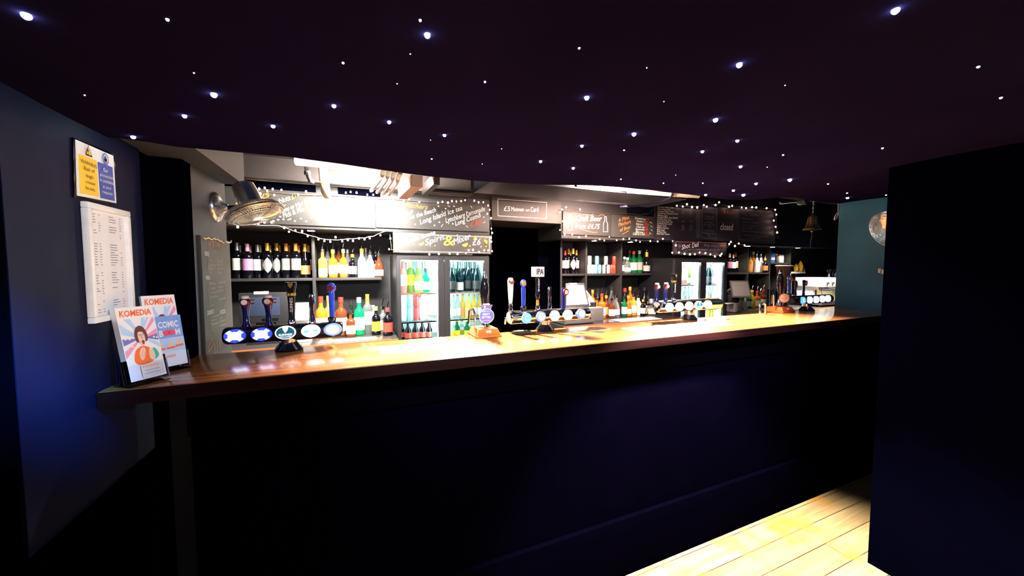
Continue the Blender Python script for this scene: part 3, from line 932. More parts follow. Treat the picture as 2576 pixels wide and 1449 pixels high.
# profile (r, z) of unit height and unit radius; default radius in metres; label band; capsule top from; squareness
PROF = {
 'wine': ([(0, 0.012), (0.80, 0), (0.97, 0.006), (1, 0.02), (1, 0.60), (0.97, 0.645), (0.85, 0.69), (0.60, 0.735), (0.42, 0.77), (0.37, 0.80), (0.36, 0.965), (0.40, 0.968), (0.40, 0.995), (0, 1)], 0.039, (0.23, 0.56), 0.78, 2),
 'fizz': ([(0, 0.012), (0.80, 0), (0.97, 0.006), (1, 0.02), (1, 0.40), (0.95, 0.48), (0.80, 0.58), (0.58, 0.69), (0.42, 0.79), (0.35, 0.86), (0.34, 0.965), (0.41, 0.968), (0.41, 0.995), (0, 1)], 0.044, (0.10, 0.36), 0.77, 2),
 'round': ([(0, 0.01), (0.85, 0), (1, 0.015), (1, 0.55), (0.96, 0.61), (0.80, 0.66), (0.50, 0.71), (0.36, 0.75), (0.34, 0.86), (0.40, 0.865), (0.40, 0.995), (0, 1)], 0.040, (0.14, 0.48), 0.855, 2),
 'square': ([(0, 0.01), (0.90, 0), (1, 0.015), (1, 0.56), (0.95, 0.61), (0.70, 0.655), (0.40, 0.69), (0.34, 0.73), (0.34, 0.86), (0.40, 0.865), (0.40, 0.995), (0, 1)], 0.039, (0.12, 0.44), 0.855, 5),
 'pear': ([(0, 0.01), (0.85, 0), (1, 0.02), (1, 0.34), (0.93, 0.46), (0.75, 0.58), (0.48, 0.68), (0.36, 0.75), (0.34, 0.87), (0.40, 0.875), (0.40, 0.995), (0, 1)], 0.043, (0.12, 0.36), 0.865, 2),
 'taper': ([(0, 0.01), (0.95, 0), (1, 0.015), (1, 0.10), (0.93, 0.40), (0.86, 0.58), (0.60, 0.68), (0.40, 0.74), (0.36, 0.85), (0.42, 0.855), (0.42, 0.995), (0, 1)], 0.041, (0.12, 0.50), 0.85, 2),
 'beer': ([(0, 0.01), (0.85, 0), (1, 0.015), (1, 0.52), (0.95, 0.58), (0.70, 0.67), (0.47, 0.75), (0.41, 0.93), (0.47, 0.935), (0.50, 0.955), (0.50, 0.99), (0, 1)], 0.030, (0.14, 0.44), 0.94, 2),
 'can': ([(0, 0.02), (0.78, 0), (0.84, 0), (1, 0.05), (1, 0.90), (0.84, 0.97), (0.84, 1.0), (0.78, 0.995), (0.76, 0.97), (0, 0.97)], 0.033, None, None, 2),
 'flask': ([(0, 0.01), (0.9, 0), (1, 0.015), (1, 0.50), (0.95, 0.56), (0.55, 0.61), (0.32, 0.63), (0.32, 0.72), (0.80, 0.725), (0.80, 0.98), (0.75, 1.0), (0, 1)], 0.044, (0.08, 0.40), 0.725, 6),
}
MC = {}
def prof_r(pr, z):
    for (r0, z0), (r1, z1) in zip(pr[1:], pr[2:]):
        if z0 <= z <= z1 and z1 > z0:
            return r0 + (r1 - r0) * (z - z0) / (z1 - z0)
    return 1.0
def bottle_meshes(kind, body, label, cap, h, R, pour, shape):
    key = (kind, body.name, label.name if label else '', cap.name if cap else '', round(h, 2), round(R, 3), pour, shape)
    if key in MC:
        return MC[key]
    pr, r0, lb, cz, sq = PROF[kind]
    hb = h if not pour else h * 0.80            # a pourer takes the top fifth
    out = []
    full = [(r * R, z * hb) for r, z in pr]
    b = MB()
    if cz:
        bodyp = [(r, z) for r, z in full if z <= cz * hb + 1e-9]
        bodyp += [(prof_r(pr, cz) * R, cz * hb), (0, cz * hb)]
        b.lathe(bodyp, n=18, sq=sq)
    else:
        b.lathe(full, n=18, sq=sq)
    out.append(('body', b.mesh('body', body)))
    if label and lb:
        b = MB()
        na, ha = 12, 1.25
        nz = 6
        rows = []
        for j in range(nz + 1):
            f = j / nz
            if shape == 'diamond':
                z = (0.15 + 0.43 * f) * hb
                half = 1.05 * (1 - abs(2 * f - 1)) ** 0.7 + 0.02
            elif shape == 'low':
                z = (0.06 + 0.25 * f) * hb; half = ha
            else:
                z = (lb[0] + (lb[1] - lb[0]) * f) * hb; half = ha
            rr_ = prof_r(pr, z / hb) * R * 1.012 + 0.0006
            row = []
            for i in range(na + 1):
                a = -PI / 2 + half * (2 * i / na - 1)
                ca, sa = math.cos(a), math.sin(a)
                k = (abs(ca) ** sq + abs(sa) ** sq) ** (-1 / sq)
                row.append(b.bm.verts.new((rr_ * k * ca, rr_ * k * sa, z)))
            rows.append(row)
        for p, q in zip(rows, rows[1:]):
            for i in range(na):
                b.bm.faces.new((p[i], p[i + 1], q[i + 1], q[i]))
        out.append(('label', b.mesh('label', label)))
    if cap and cz:
        b = MB()
        cp = [(prof_r(pr, cz) * R * 1.03, cz * hb)] + [(r * 1.03, z) for r, z in full if z > cz * hb] if kind != 'flask' else [(0, cz * hb)] + [(r, z) for r, z in full if z >= cz * hb]
        if pour:
            cp = [(0.36 * R, cz * hb), (0.44 * R, cz * hb + 0.002), (0.44 * R, hb * 0.985), (0.2 * R, hb), (0, hb)]
        b.lathe(cp, n=14)
        out.append(('pourer_collar' if pour else ('cap' if kind != 'wine' and kind != 'fizz' else 'capsule'), b.mesh('cap', cap)))
    if pour:
        b = MB()
        b.tube([(0, 0, hb * 0.99), (0, 0, hb * 1.07), (0.004, 0, hb * 1.14), (0.012, 0, h)], [0.0055, 0.005, 0.0045, 0.004], 8)
        out.append(('spout', b.mesh('spout', K_STEEL)))
    MC[key] = out
    return out
NAMES = {'wine': 'wine_bottle', 'fizz': 'sparkling_wine_bottle', 'beer': 'beer_bottle', 'can': 'drinks_can'}
def bottle(kind, loc, h, body, label, cap, text, group, pour=False, shape='', R=None, rz=0.0, letter=None):
    nm = NAMES.get(kind, 'spirit_bottle')
    root = thing(nm, loc, text, 'can' if kind == 'can' else 'bottle', group)
    root.rotation_euler = (0, 0, rz)
    R = R or PROF[kind][1]
    for n_, me in bottle_meshes(kind, body, label, cap, h, R, pour, shape):
        o = bpy.data.objects.new(n_, me)
        C.objects.link(o)
        o.parent = root
        ORG[o.name] = Vector(loc)
    return root
def face_cam(x, y):
    return -math.atan2(x, y) * 0.75
OBST = []      # boxes bottles must keep clear of
CYL = []
def wallx(x0, x1, y0=3.3, y1=4.1, z0=0.0, z1=3.0):
    OBST.append((x0, x1, y0, y1, z0, z1))
for x in (u1, m0, m1, m2, r1, r2, r3):
    wallx(x - 0.0135, x + 0.0135, YS - 0.002, 4.1)
for xa, xb in ((fx0, fx1), (X_(1697, YF), X_(1830, YF))):
    wallx(xa, xa + 0.036, YF, 4.1); wallx(xb - 0.036, xb, YF, 4.1)
    wallx(xa, xb, YF, YF + 0.079); wallx(xa, xb, 3.984, 4.1, 0, 1.675)
wallx(-3, 9, YW - 0.006, 4.3)
z_carton = at(1960, 660.5, Y=YS).z
def clear(x, y, z, h, r):
    for a, b_, c, d, e, f in OBST:
        if e < z + h and f > z + 0.002 and a - r < x < b_ + r and c - r < y < d + r:
            return False
    for cx, cy, cz, ch, cr_ in CYL:
        if cz < z + h - 0.002 and cz + ch > z + 0.002 and math.hypot(x - cx, y - cy) < r + cr_ + 0.0015:
            return False
    return True
def settle(px, pt, Y, z, R, sq):
    """a free spot as close as can be to the one the photograph shows"""
    grow = 1.13 if sq > 2 else 1.025
    for dx in (0, 0.012, -0.012, 0.024, -0.024, 0.04, -0.04, 0.06, -0.06, 0.085, -0.085, 0.11, -0.11):
        for k in (1.0, 0.94, 0.88, 0.82, 0.76):
            for dy in (0, 0.02, -0.02, 0.04, -0.04, 0.065, -0.065, 0.09, -0.09):
                y = Y + dy
                x = at(px, pt + 60, Y=y).x + dx
                h = at(px, pt, Y=y).z - z
                if clear(x, y, z, h, R * k * grow):
                    CYL.append((x, y, z, h, R * k * grow))
                    return x, y, h, R * k
    x = at(px, pt + 60, Y=Y).x
    print('NOSPOT', px, pt)
    return x, Y, at(px, pt, Y=Y).z - z, R * 0.76
def row(items, Y, z, group):
    """items: (px, py of the top, kind, body, label, cap, description[, extras])"""
    for it in items:
        px, pt, kind, body, label, cap, text = it[:7]
        ex = it[7] if len(it) > 7 else {}
        y = ex.get('Y', Y)
        zz = ex.get('z', z)
        x, y, h, R = settle(px, pt, y, zz, ex.get('R') or PROF[kind][1], PROF[kind][4])
        bottle(kind, (x, y, zz + 0.0005), h, body, label, cap, text, group, ex.get('pour', False), ex.get('shape', ''), R, face_cam(x, y))

# wine row nearest the pier
g = 'wine bottles on the upper shelf by the pier'
R8 = {'R': 0.0405}
row([(597.6, 610.5, 'wine', B_DARK, L_CREAM, K_SILV, 'dark wine bottle with printed cream label and silver capsule, first beside the pier', R8),
     (623.5, 613, 'wine', B_DARK, L_PINK, K_PINK, 'dark wine bottle with mauve label and pink capsule on the upper shelf near the pier', R8),
     (649.7, 615.5, 'wine', B_DARK, L_WHITE, K_SILV, 'dark wine bottle with plain white label and silver capsule, third from the pier', R8),
     (673.6, 611.5, 'wine', B_DARK, L_SILV, K_GOLD, 'dark wine bottle with pale diamond label and gold capsule, fourth from the pier', dict(R8, shape='diamond')),
     (697.5, 612, 'wine', B_DARK, L_SILV, K_GOLD, 'dark wine bottle with diamond label and gold capsule, fifth from the pier', dict(R8, shape='diamond')),
     (721, 612.5, 'wine', B_DARK, L_GREY, K_ORNG, 'dark wine bottle with grey label and orange capsule, sixth from the pier', R8),
     (745, 612.5, 'wine', B_DARK, L_GREY, K_ORNG, 'dark wine bottle with grey label and orange capsule, seventh from the pier', R8),
     (768.5, 613.5, 'fizz', B_DARK, L_ORNG, K_GOLD, 'sloping dark bottle with low orange label and gold capsule, eighth from the pier', dict(R=0.042))], 3.92, ZL, g)
for i, (px, cap, cn) in enumerate(((605, K_SILV, 'silver'), (630, K_PINK, 'pink'), (656, K_SILV, 'silver'), (681, K_GOLD, 'gold'), (705, K_GOLD, 'gold'), (728, K_ORNG, 'orange'), (752, K_ORNG, 'orange'), (777, K_ORNG, 'orange'))):
    nth = ('first', 'second', 'third', 'fourth', 'fifth', 'sixth', 'seventh', 'eighth')[i]
    row([(px, 617.5, 'wine', B_DARK, L_GREY, cap, f'wine bottle with {cn} capsule hidden behind the {nth} bottle from the pier')], 4.02, ZL, 'second row of wine bottles by the pier')
# spirits on the same shelf past the upright
g = 'spirit bottles on the upper shelf beside the first fridge'
row([(812, 607, 'square', B_GOLDEN, L_WHITE, K_STEEL, 'square golden spirit bottle with white label and pourer, next to the shelf upright', dict(pour=True, shape='low', R=0.038)),
     (838, 609.5, 'square', B_AMBER, L_WHITE, K_YELL, 'square amber whiskey bottle with white shield label and pourer', dict(pour=True)),
     (864, 608, 'square', B_AMBER, L_CREAM, K_WHITE, 'amber rum bottle with tall cream label and pale pourer collar', dict(pour=True, R=0.034)),
     (887.5, 625, 'round', B_DARK, L_WHITE, K_ORNG, 'short dark coffee liqueur bottle with white label and orange collar on the upper shelf', dict(pour=True, R=0.037)),
     (910.5, 607, 'taper', B_WHITE, L_WHITE, K_ORNG, 'white coconut rum bottle with orange collar and pourer', dict(pour=True)),
     (931.5, 616, 'taper', B_WHITE, L_CREAM, K_BLACK, 'white coconut rum bottle with black collar and pourer', dict(pour=True)),
     (953.5, 622, 'pear', B_BROWN, L_WHITE, K_BLACK, 'dark pear shaped bottle with oval white label at the end of the spirit row', dict(pour=True, shape='low'))], 3.90, ZL, g)
row([(825, 622, 'round', B_CLEAR, L_GREY, K_BLACK, 'clear bottle behind the golden and amber spirits'), (853, 621, 'round', B_BROWN, L_CREAM, K_BLACK, 'brown bottle half hidden behind the amber rum'),
     (875, 627, 'round', B_CLEAR, L_WHITE, K_SILV, 'clear bottle half hidden behind the coffee liqueur'), (921, 624, 'round', B_CLEAR, L_WHITE, K_SILV, 'clear bottle half hidden between the white coconut rums'), (945, 630, 'round', B_DARK, L_CREAM, K_BLACK, 'dark bottle in shadow behind the pear shaped one')], 4.01, ZL, 'second row of spirits beside the first fridge')
# on the back counter
g = 'bottles on the back counter beside the first fridge'
row([(808, 745.5, 'round', B_AMBER, L_WHITE, K_RED, 'amber liqueur bottle with dull red cap behind the draught taps', dict(R=0.048)),
     (827.5, 744, 'round', B_YELLOW, L_YELL, K_YELL, 'yellow liqueur bottle with cream cap behind the blue tap handle', dict(R=0.040)),
     (858.5, 747.5, 'round', B_BROWN, L_WHITE, K_RED, 'brown spirit bottle with bright red cap and white label on the back counter', dict(R=0.050)),
     (882.5, 764, 'square', B_BROWN, L_WHITE, K_BLACK, 'square whiskey bottle with black and white label and pourer, short, on the back counter', dict(pour=True, R=0.037, Y=3.48)),
     (884, 757, 'square', B_DARK, L_BLACK, K_BLACK, 'black capped whiskey bottle standing behind the short square one', dict(R=0.036, Y=3.66)),
     (904, 748, 'round', B_EMER, L_WHITE, K_WHITE, 'green gin bottle with white labels and white cap', dict(R=0.046)),
     (925, 740, 'wine', B_CLEAR, L_CREAM, K_GOLD, 'tall clear bottle with gold cap beside the green gin', dict(R=0.043)),
     (946.5, 771, 'round', B_DARK, L_YELL, K_YELL, 'small dark coffee liqueur bottle with big yellow label on the back counter', dict(R=0.038, Y=3.50)),
     (939, 768, 'round', B_WHITE, L_WHITE, K_WHITE, 'white bottle half hidden behind the yellow labelled one', dict(Y=3.66)),
     (963, 751, 'round', B_CLEAR, L_CREAM, K_STEEL, 'clear bottle with long steel pourer near the first fridge', dict(pour=True, R=0.036)),
     (975.5, 757, 'round', B_DARK, L_RED, K_DRED, 'dark bottle with pourer standing against the side of the first fridge', dict(pour=True, R=0.042, Y=3.42))], 3.55, ZC, g)
# inside the first fridge
zi = 0.806
g = 'bottles on the top shelf of the first fridge'
row([(1014, 655, 'wine', B_PINK, L_WHITE, K_RED, 'clear pink wine bottle with white label in the first fridge, top corner by the hinge', {}),
     (1033.5, 655.5, 'wine', B_OLIVE, L_YELL, K_YELL, 'wine bottle with bright yellow label on the top shelf of the first fridge', dict(R=0.040)),
     (1054, 656, 'fizz', B_OLIVE, L_WHITE, K_SILV, 'olive green wine bottle with white label in the first fridge', dict(R=0.043)),
     (1072, 675, 'square', B_EMER, L_TEAL, K_BLACK, 'dark green liqueur bottle in the first fridge beside the white labelled wine', dict(R=0.032)),
     (1088, 676, 'round', B_CLEAR, L_ORNG, K_YELL, 'clear bottle with orange label in the first fridge, close to the light tube', dict(R=0.033))], 3.62, FS1[0], g)
row([(1025, 660, 'wine', B_CLEAR, L_WHITE, K_PINK, 'clear wine bottle in the second row of the first fridge'), (1066, 658, 'wine', B_CLEAR, L_BLUE, K_SILV, 'clear bottle with blue neck in the second row of the first fridge')], 3.78, FS1[0], 'second row bottles in the first fridge')
g = 'cans on the middle shelf of the first fridge'
for px, m_, nm in ((1015.5, CANW, 'white'), (1031.5, CANB, 'blue'), (1047.5, CAND, 'dark red'), (1063.5, CANP, 'pale pink')):
    for k, wh in ((0, 'bottom'), (1, 'top')):
        x = at(px, 770, Y=3.62).x
        bottle('can', (x, 3.62, FS1[1] + 0.0005 + k * 0.1245), 0.124, m_, None, None, f'{nm} drinks can at the {wh} of a stack of two in the first fridge', g, R=0.0285)
g = 'red labelled beers in the first fridge'
for i, px in enumerate((1011, 1027, 1045.5, 1063, 1080)):
    nth = ('first', 'second', 'third', 'fourth', 'fifth')[i]
    row([(px, 811, 'beer', B_DARK, L_RED, K_RED, f'beer bottle with red label, {nth} along the bottom of the first fridge')], 3.60, zi + 0.05, g)
bx = MB().box((fx0 + 0.04, YF + 0.09, zi), (fx1 - 0.04, 3.95, zi + 0.05))
bx.build('bottom_tray', M_STEEL, fr1)
g = 'dark sparkling wines in the first fridge'
row([(1137, 655, 'fizz', B_TEALG, L_BLACK, K_BLACK, 'dark sparkling wine bottle, first by the middle frame of the fridge', dict(R=0.045)),
     (1155, 655, 'fizz', B_TEALG, L_SILV, K_BLACK, 'dark sparkling wine with gold marked label, second on the first fridge top shelf', dict(R=0.045, shape='low')),
     (1177, 655, 'fizz', B_TEALG, L_BLACK, K_BLACK, 'dark sparkling wine bottle, third on the top shelf of the first fridge', dict(R=0.046)),
     (1200, 655.5, 'fizz', B_TEALG, L_BLACK, K_BLACK, 'dark sparkling wine bottle under the price ticket in the first fridge', dict(R=0.046))], 3.52, FS1[0], g)
row([(1146, 658, 'fizz', B_GREEN, L_CREAM, K_SILV, 'green sparkling wine bottle behind the first dark pair'), (1167, 658, 'fizz', B_TEALG, L_BLACK, K_SILV, 'sparkling wine bottle with silver neck behind the middle dark pair'), (1189, 658, 'fizz', B_TEALG, L_BLACK, K_SILV, 'sparkling wine bottle with silver neck behind the last dark pair')], 3.66, FS1[0], 'second row sparkling wines in the first fridge')
g = 'bottles on the middle shelf of the first fridge'
row([(1140, 741, 'beer', B_CLEAR, L_TEAL, K_SILV, 'clear bottle with pale teal label, next to the middle fridge frame', {}),
     (1151.5, 741, 'beer', B_CLEAR, L_TEAL, K_SILV, 'clear bottle with pale teal label, second from the middle fridge frame', {}),
     (1164.5, 739, 'beer', B_GOLDEN, L_ORNG, K_SILV, 'golden cider bottle with orange label, third from the middle fridge frame', {}),
     (1178, 739, 'beer', B_GOLDEN, L_ORNG, K_SILV, 'golden cider bottle with orange label, fourth from the middle fridge frame', {}),
     (1192, 739, 'beer', B_GOLDEN, L_WHITE, K_SILV, 'golden lager bottle with white label, fifth from the middle fridge frame', {}),
     (1206, 739, 'beer', B_GOLDEN, L_WHITE, K_SILV, 'golden lager bottle with white label beside the outer fridge frame', {})], 3.52, FS1[1], g)
g = 'yellow labelled bottles in the first fridge'
for i, px in enumerate((1138.5, 1150, 1162, 1175, 1188)):
    nth = ('first', 'second', 'third', 'fourth', 'fifth')[i]
    row([(px, 806, 'beer', B_GREEN if i % 2 else B_CLEAR, L_YELL, K_YELL, f'small bottle with yellow label, {nth} from the middle frame at the fridge bottom')], 3.52, zi + 0.05, g)
tk = MB().box((at(1199, 658, Y=YF).x, YF + 0.010, at(1202, 665, Y=YF).z), (at(1214, 655, Y=YF).x, YF + 0.014, at(1202, 657.5, Y=YF).z))
tag(tk.build('price_ticket', L_CREAM), 'small cream price ticket stuck inside the corner of the fridge door', 'ticket')

# second fridge
MB().box((X_(1697, YF) + 0.04, YF + 0.09, zi), (X_(1830, YF) - 0.04, 3.95, zi + 0.05)).build('bottom_tray', M_STEEL, fr2)
row([(1721, 662, 'wine', B_PINK, L_WHITE, K_RED, 'pale pink wine bottle on the top shelf of the glowing second fridge'),
     (1732, 664, 'fizz', B_OLIVE, L_WHITE, K_SILV, 'olive wine bottle on the top shelf of the glowing second fridge'),
     (1745, 664, 'wine', B_CLEAR, L_WHITE, K_SILV, 'clear wine bottle washed out by the light of the second fridge'),
     (1782.5, 660, 'fizz', B_TEALG, L_BLACK, K_SILV, 'dark sparkling wine bottle by the middle frame of the second fridge'),
     (1788, 664, 'fizz', B_TEALG, L_BLACK, K_BLACK, 'dark sparkling wine bottle between its neighbours in the second fridge', dict(Y=3.62)),
     (1800, 662, 'fizz', B_TEALG, L_CREAM, K_GOLD, 'sparkling wine bottle with gold foil neck and cream label in the second fridge', dict(R=0.05))], 3.52, FS2[0], 'wine bottles in the second fridge')
for i, px in enumerate((1779, 1785.5, 1791.5)):
    nth = ('first', 'second', 'third')[i]
    row([(px, 720, 'beer', B_CLEAR, L_ORNG, K_SILV, f'pale bottle with orange label, {nth} from the middle frame of the second fridge')], 3.52, FS2[1], 'orange labelled bottles in the second fridge')
    row([(px, 765, 'beer', B_YELLOW, L_YELL, K_YELL, f'small yellow bottle, {nth} from the middle frame at the second fridge bottom', dict(R=0.019))], 3.52, zi + 0.05, 'yellow bottles in the second fridge')
for i, px in enumerate((1722, 1731, 1741)):
    nth = ('first', 'second', 'third')[i]
    row([(px, 722, 'beer', B_CLEAR, L_WHITE, K_SILV, f'clear bottle with white label, {nth} from the hinge side of the second fridge')], 3.52, FS2[1], 'white labelled bottles in the second fridge')

# shelving beside the doorway
wallx(fx0, fx1, YF, 4.1)
wallx(X_(1697, YF), X_(1830, YF), YF, 4.1)
wallx(r2 - 0.0135, r3, YS - 0.006, 4.1, z_carton - 0.026, z_carton + 0.001)
g = 'wine bottles beside the dark doorway'
row([(1421.5, 629, 'wine', B_DARK, L_WHITE, K_RED, 'dark wine bottle with white label and red capsule, first beside the doorway'),
     (1430, 626, 'wine', B_DARK, L_GREY, K_ORNG, 'dark wine bottle with grey label and orange capsule, second from the doorway'),
     (1441.5, 625, 'wine', B_DARK, L_SILV, K_GOLD, 'dark wine bottle with diamond label and gold capsule near the doorway', dict(shape='diamond')),
     (1449.5, 629, 'wine', B_DARK, L_GREY, K_ORNG, 'dark wine bottle with orange capsule set back beyond the diamond labelled one', dict(Y=4.02)),
     (1434.5, 630, 'wine', B_DARK, L_GREY, K_GOLD, 'dark wine bottle with gold capsule set back near the doorway', dict(Y=4.02)),
     (1458.5, 625.5, 'fizz', B_DARK, L_ORNG, K_GOLD, 'sloping dark bottle with orange label and gold capsule, last before the cans')], 3.92, ZM, g)
zc1 = 0.1115
g = 'drinks cans stacked on the shelf'
seq = ('first', 'second', 'third', 'fourth', 'fifth', 'sixth', 'seventh', 'eighth')
for i, (px, m_, nm) in enumerate(((1481.5, CANP, 'pale pink'), (1490.2, CANP, 'pale pink'), (1498.5, CANB, 'blue'), (1508, CANB, 'blue'), (1519, CANS, 'silver'), (1530, CANS, 'silver'), (1538.7, CANR, 'red'), (1544.3, CANR, 'red'))):
    bottle('can', (at(px, 675, Y=3.88).x, 3.88, ZM + 0.0005), zc1, m_, None, None, f'{nm} can in the lower row, {seq[i]} from the shelf upright by the wines', g, R=0.0235)
for px, m_, nm in ((1483, CANP, 'pale pink'), (1501.5, CANB, 'blue'), (1524, CANS, 'silver'), (1544.5, CANR, 'red')):
    bottle('can', (at(px, 650, Y=3.88).x, 3.88, ZM + zc1 + 0.001), zc1, m_, None, None, f'{nm} can standing on top of the lower row of cans', g, R=0.026)
g = 'spirits on the shelf between the cans and the second fridge'
row([(1570, 646, 'round', B_CLEAR, L_WHITE, K_WHITE, 'short white capped bottle right against the upright beyond the cans'),
     (1577.5, 648, 'pear', B_CLEAR, L_WHITE, K_WHITE, 'short clear gin bottle with white stopper beyond the cans', dict(R=0.045, Y=3.85)),
     (1582.5, 630, 'round', B_GREEN, L_CREAM, K_DRED, 'tall green bottle with dull red cap behind the short gin', dict(Y=4.0)),
     (1593.5, 617.5, 'round', B_GREEN, L_CREAM, K_RED, 'green whiskey bottle with cream label and tall pourer', dict(pour=True, R=0.047)),
     (1607.5, 630, 'round', B_GREEN, L_GREY, K_WHITE, 'dark green whisky bottle with white foot label', dict(R=0.047)),
     (1628, 620.5, 'fizz', B_DARK, L_GREY, K_GOLD, 'black pear shaped brandy bottle with pourer, last before the second fridge', dict(pour=True, R=0.052))], 3.92, ZM, g)
g = 'bottles on the back counter between till and second fridge'
row([(1490, 729, 'round', B_AMBER, L_ORNG, K_ORNG, 'amber bottle with orange cap behind the card reader', dict(Y=3.8)),
     (1500, 735, 'round', B_AMBER, L_ORNG, K_STEEL, 'amber bottle with pourer peeping over the card reader', dict(pour=True, Y=3.7)),
     (1503.5, 726, 'wine', B_DARK, L_BLACK, K_BLACK, 'tall dark bottle at the back behind the amber ones', dict(Y=3.9)),
     (1513.5, 723, 'square', B_AMBER, L_CREAM, K_DRED, 'amber bottle with red and steel pourer, tall, beside the till drawer', dict(pour=True, R=0.045)),
     (1524.5, 729, 'round', B_BROWN, L_ORNG, K_ORNG, 'brown rum bottle with orange label and pourer', dict(pour=True, R=0.038, Y=3.6)),
     (1537.5, 721, 'pear', B_CLEAR, L_GREY, K_BLACK, 'big clear bottle set back behind the whiskey', dict(R=0.05, Y=3.85)),
     (1538, 737, 'square', B_BROWN, L_WHITE, K_STEEL, 'square whiskey bottle with black and white label and pourer between rum and vodka', dict(pour=True, R=0.036, Y=3.58)),
     (1549.5, 727.5, 'pear', B_CLEAR, L_WHITE, K_STEEL, 'tall clear vodka bottle with pourer, shoulders sloping, by the shelf upright', dict(pour=True, R=0.046, Y=3.6)),
     (1571.5, 725, 'round', B_TEALG, L_WHITE, K_RED, 'dark green bottle with bright red cap just past the upright', dict(Y=3.75, R=0.045)),
     (1570, 745, 'round', B_GREEN, L_WHITE, K_STEEL, 'short green bottle with two white labels just past the upright', dict(Y=3.6, R=0.036)),
     (1580.5, 731, 'pear', B_AMBER, L_CREAM, K_ORNG, 'squat amber brandy bottle with cream label and pourer', dict(pour=True, R=0.056, Y=3.62)),
     (1584, 721, 'round', B_AMBER, L_YELL, K_GOLD, 'tall amber bottle with gold cap behind the squat brandy', dict(Y=3.85, R=0.048)),
     (1593.5, 726, 'round', B_GOLDEN, L_CREAM, K_STEEL, 'golden spirit bottle with pourer next to the white rum', dict(pour=True, R=0.042, Y=3.6)),
     (1605, 730, 'taper', B_WHITE, L_WHITE, K_STEEL, 'white coconut rum bottle with pourer on the back counter', dict(pour=True, R=0.046, Y=3.6)),
     (1617, 743, 'round', B_DARK, L_WHITE, K_ORNG, 'slim dark liqueur bottle with orange collar and pourer', dict(pour=True, R=0.034, Y=3.58)),
     (1620, 723, 'pear', B_DARK, L_ORNG, K_BLACK, 'tall dark brandy bottle with tan label at the back', dict(R=0.05, Y=3.85)),
     (1629.5, 735, 'round', B_TEALG, L_CREAM, K_STEEL, 'slim dark bottle with steel pourer beside the square gin', dict(pour=True, R=0.034, Y=3.7)),
     (1638, 752, 'flask', B_CLEAR, L_CREAM, K_SILV, 'short square gin bottle with broad cap and cream label', dict(R=0.046, Y=3.6))], 3.62, ZC, g)

# shelving beyond the second fridge
g = 'wine bottles beyond the second fridge'
row([(1834, 637, 'wine', B_DARK, L_PINK, K_PINK, 'dark wine bottle with pink label and pink capsule beside the second fridge'),
     (1843, 639, 'wine', B_DARK, L_WHITE, K_SILV, 'dark wine bottle with white label and silver capsule beyond the second fridge'),
     (1849, 634.5, 'wine', B_DARK, L_CREAM, K_ORNG, 'dark wine bottle with cream label and orange capsule beyond the second fridge'),
     (1856, 634.5, 'wine', B_DARK, L_SILV, K_GOLD, 'dark wine bottle with diamond label and gold capsule beyond the second fridge', dict(shape='diamond')),
     (1865, 635.5, 'fizz', B_DARK, L_ORNG, K_ORNG, 'sloping dark bottle with orange label beyond the second fridge')], 3.92, ZM, g)
g = 'spirit bottles on the far shelf'
row([(1886, 631, 'round', B_GOLDEN, L_ORNG, K_STEEL, 'golden bottle with tall pourer, first past the wines on the far shelf', dict(pour=True)),
     (1893, 633, 'round', B_AMBER, L_CREAM, K_WHITE, 'amber bottle with cream label beside the white bottles on the far shelf', dict(Y=3.95)),
     (1902.5, 631.5, 'taper', B_WHITE, L_WHITE, K_STEEL, 'white bottle with pourer, the taller of two on the far shelf', dict(pour=True, R=0.048)),
     (1913, 632, 'pear', B_WHITE, L_CREAM, K_STEEL, 'white sloping bottle with pourer, second white one on the far shelf', dict(pour=True, R=0.048)),
     (1923, 641, 'round', B_DARK, L_ORNG, K_ORNG, 'dark liqueur bottle with orange collar at the end of the far shelf', dict(pour=True))], 3.83, ZM, g)
g = 'bottles on the far back counter'
row([(1858, 717, 'round', B_CLEAR, L_WHITE, K_STEEL, 'clear bottle with steel pourer behind the far card reader', dict(pour=True, R=0.04)),
     (1861, 721, 'round', B_CLEAR, L_CREAM, K_STEEL, 'clear bottle with pourer set back behind the far card reader', dict(pour=True, Y=3.8)),
     (1871, 720, 'round', B_CLEAR, L_WHITE, K_STEEL, 'clear bottle with pink lower half and pourer beside the far till', dict(pour=True, R=0.044, Y=3.5)),
     (1883, 728, 'round', B_GREEN, L_WHITE, K_STEEL, 'green bottle with pourer just beyond the far upright', dict(pour=True, R=0.036)),
     (1890.5, 718.5, 'pear', B_YELLOW, L_YELL, K_YELL, 'bright yellow liqueur bottle with pourer on the far counter', dict(pour=True, R=0.048)),
     (1903, 721, 'square', B_AMBER, L_WHITE, K_RED, 'amber bottle with white label, red collar and pourer on the far counter', dict(pour=True, R=0.043)),
     (1910.5, 726, 'round', B_BROWN, L_CREAM, K_STEEL, 'brown bottle with pourer set back on the far counter', dict(pour=True, Y=3.8)),
     (1918.5, 717, 'round', B_BROWN, L_WHITE, K_DRED, 'brown bottle with striped label and pourer behind the swan neck spout', dict(pour=True, R=0.042))], 3.6, ZC, g)

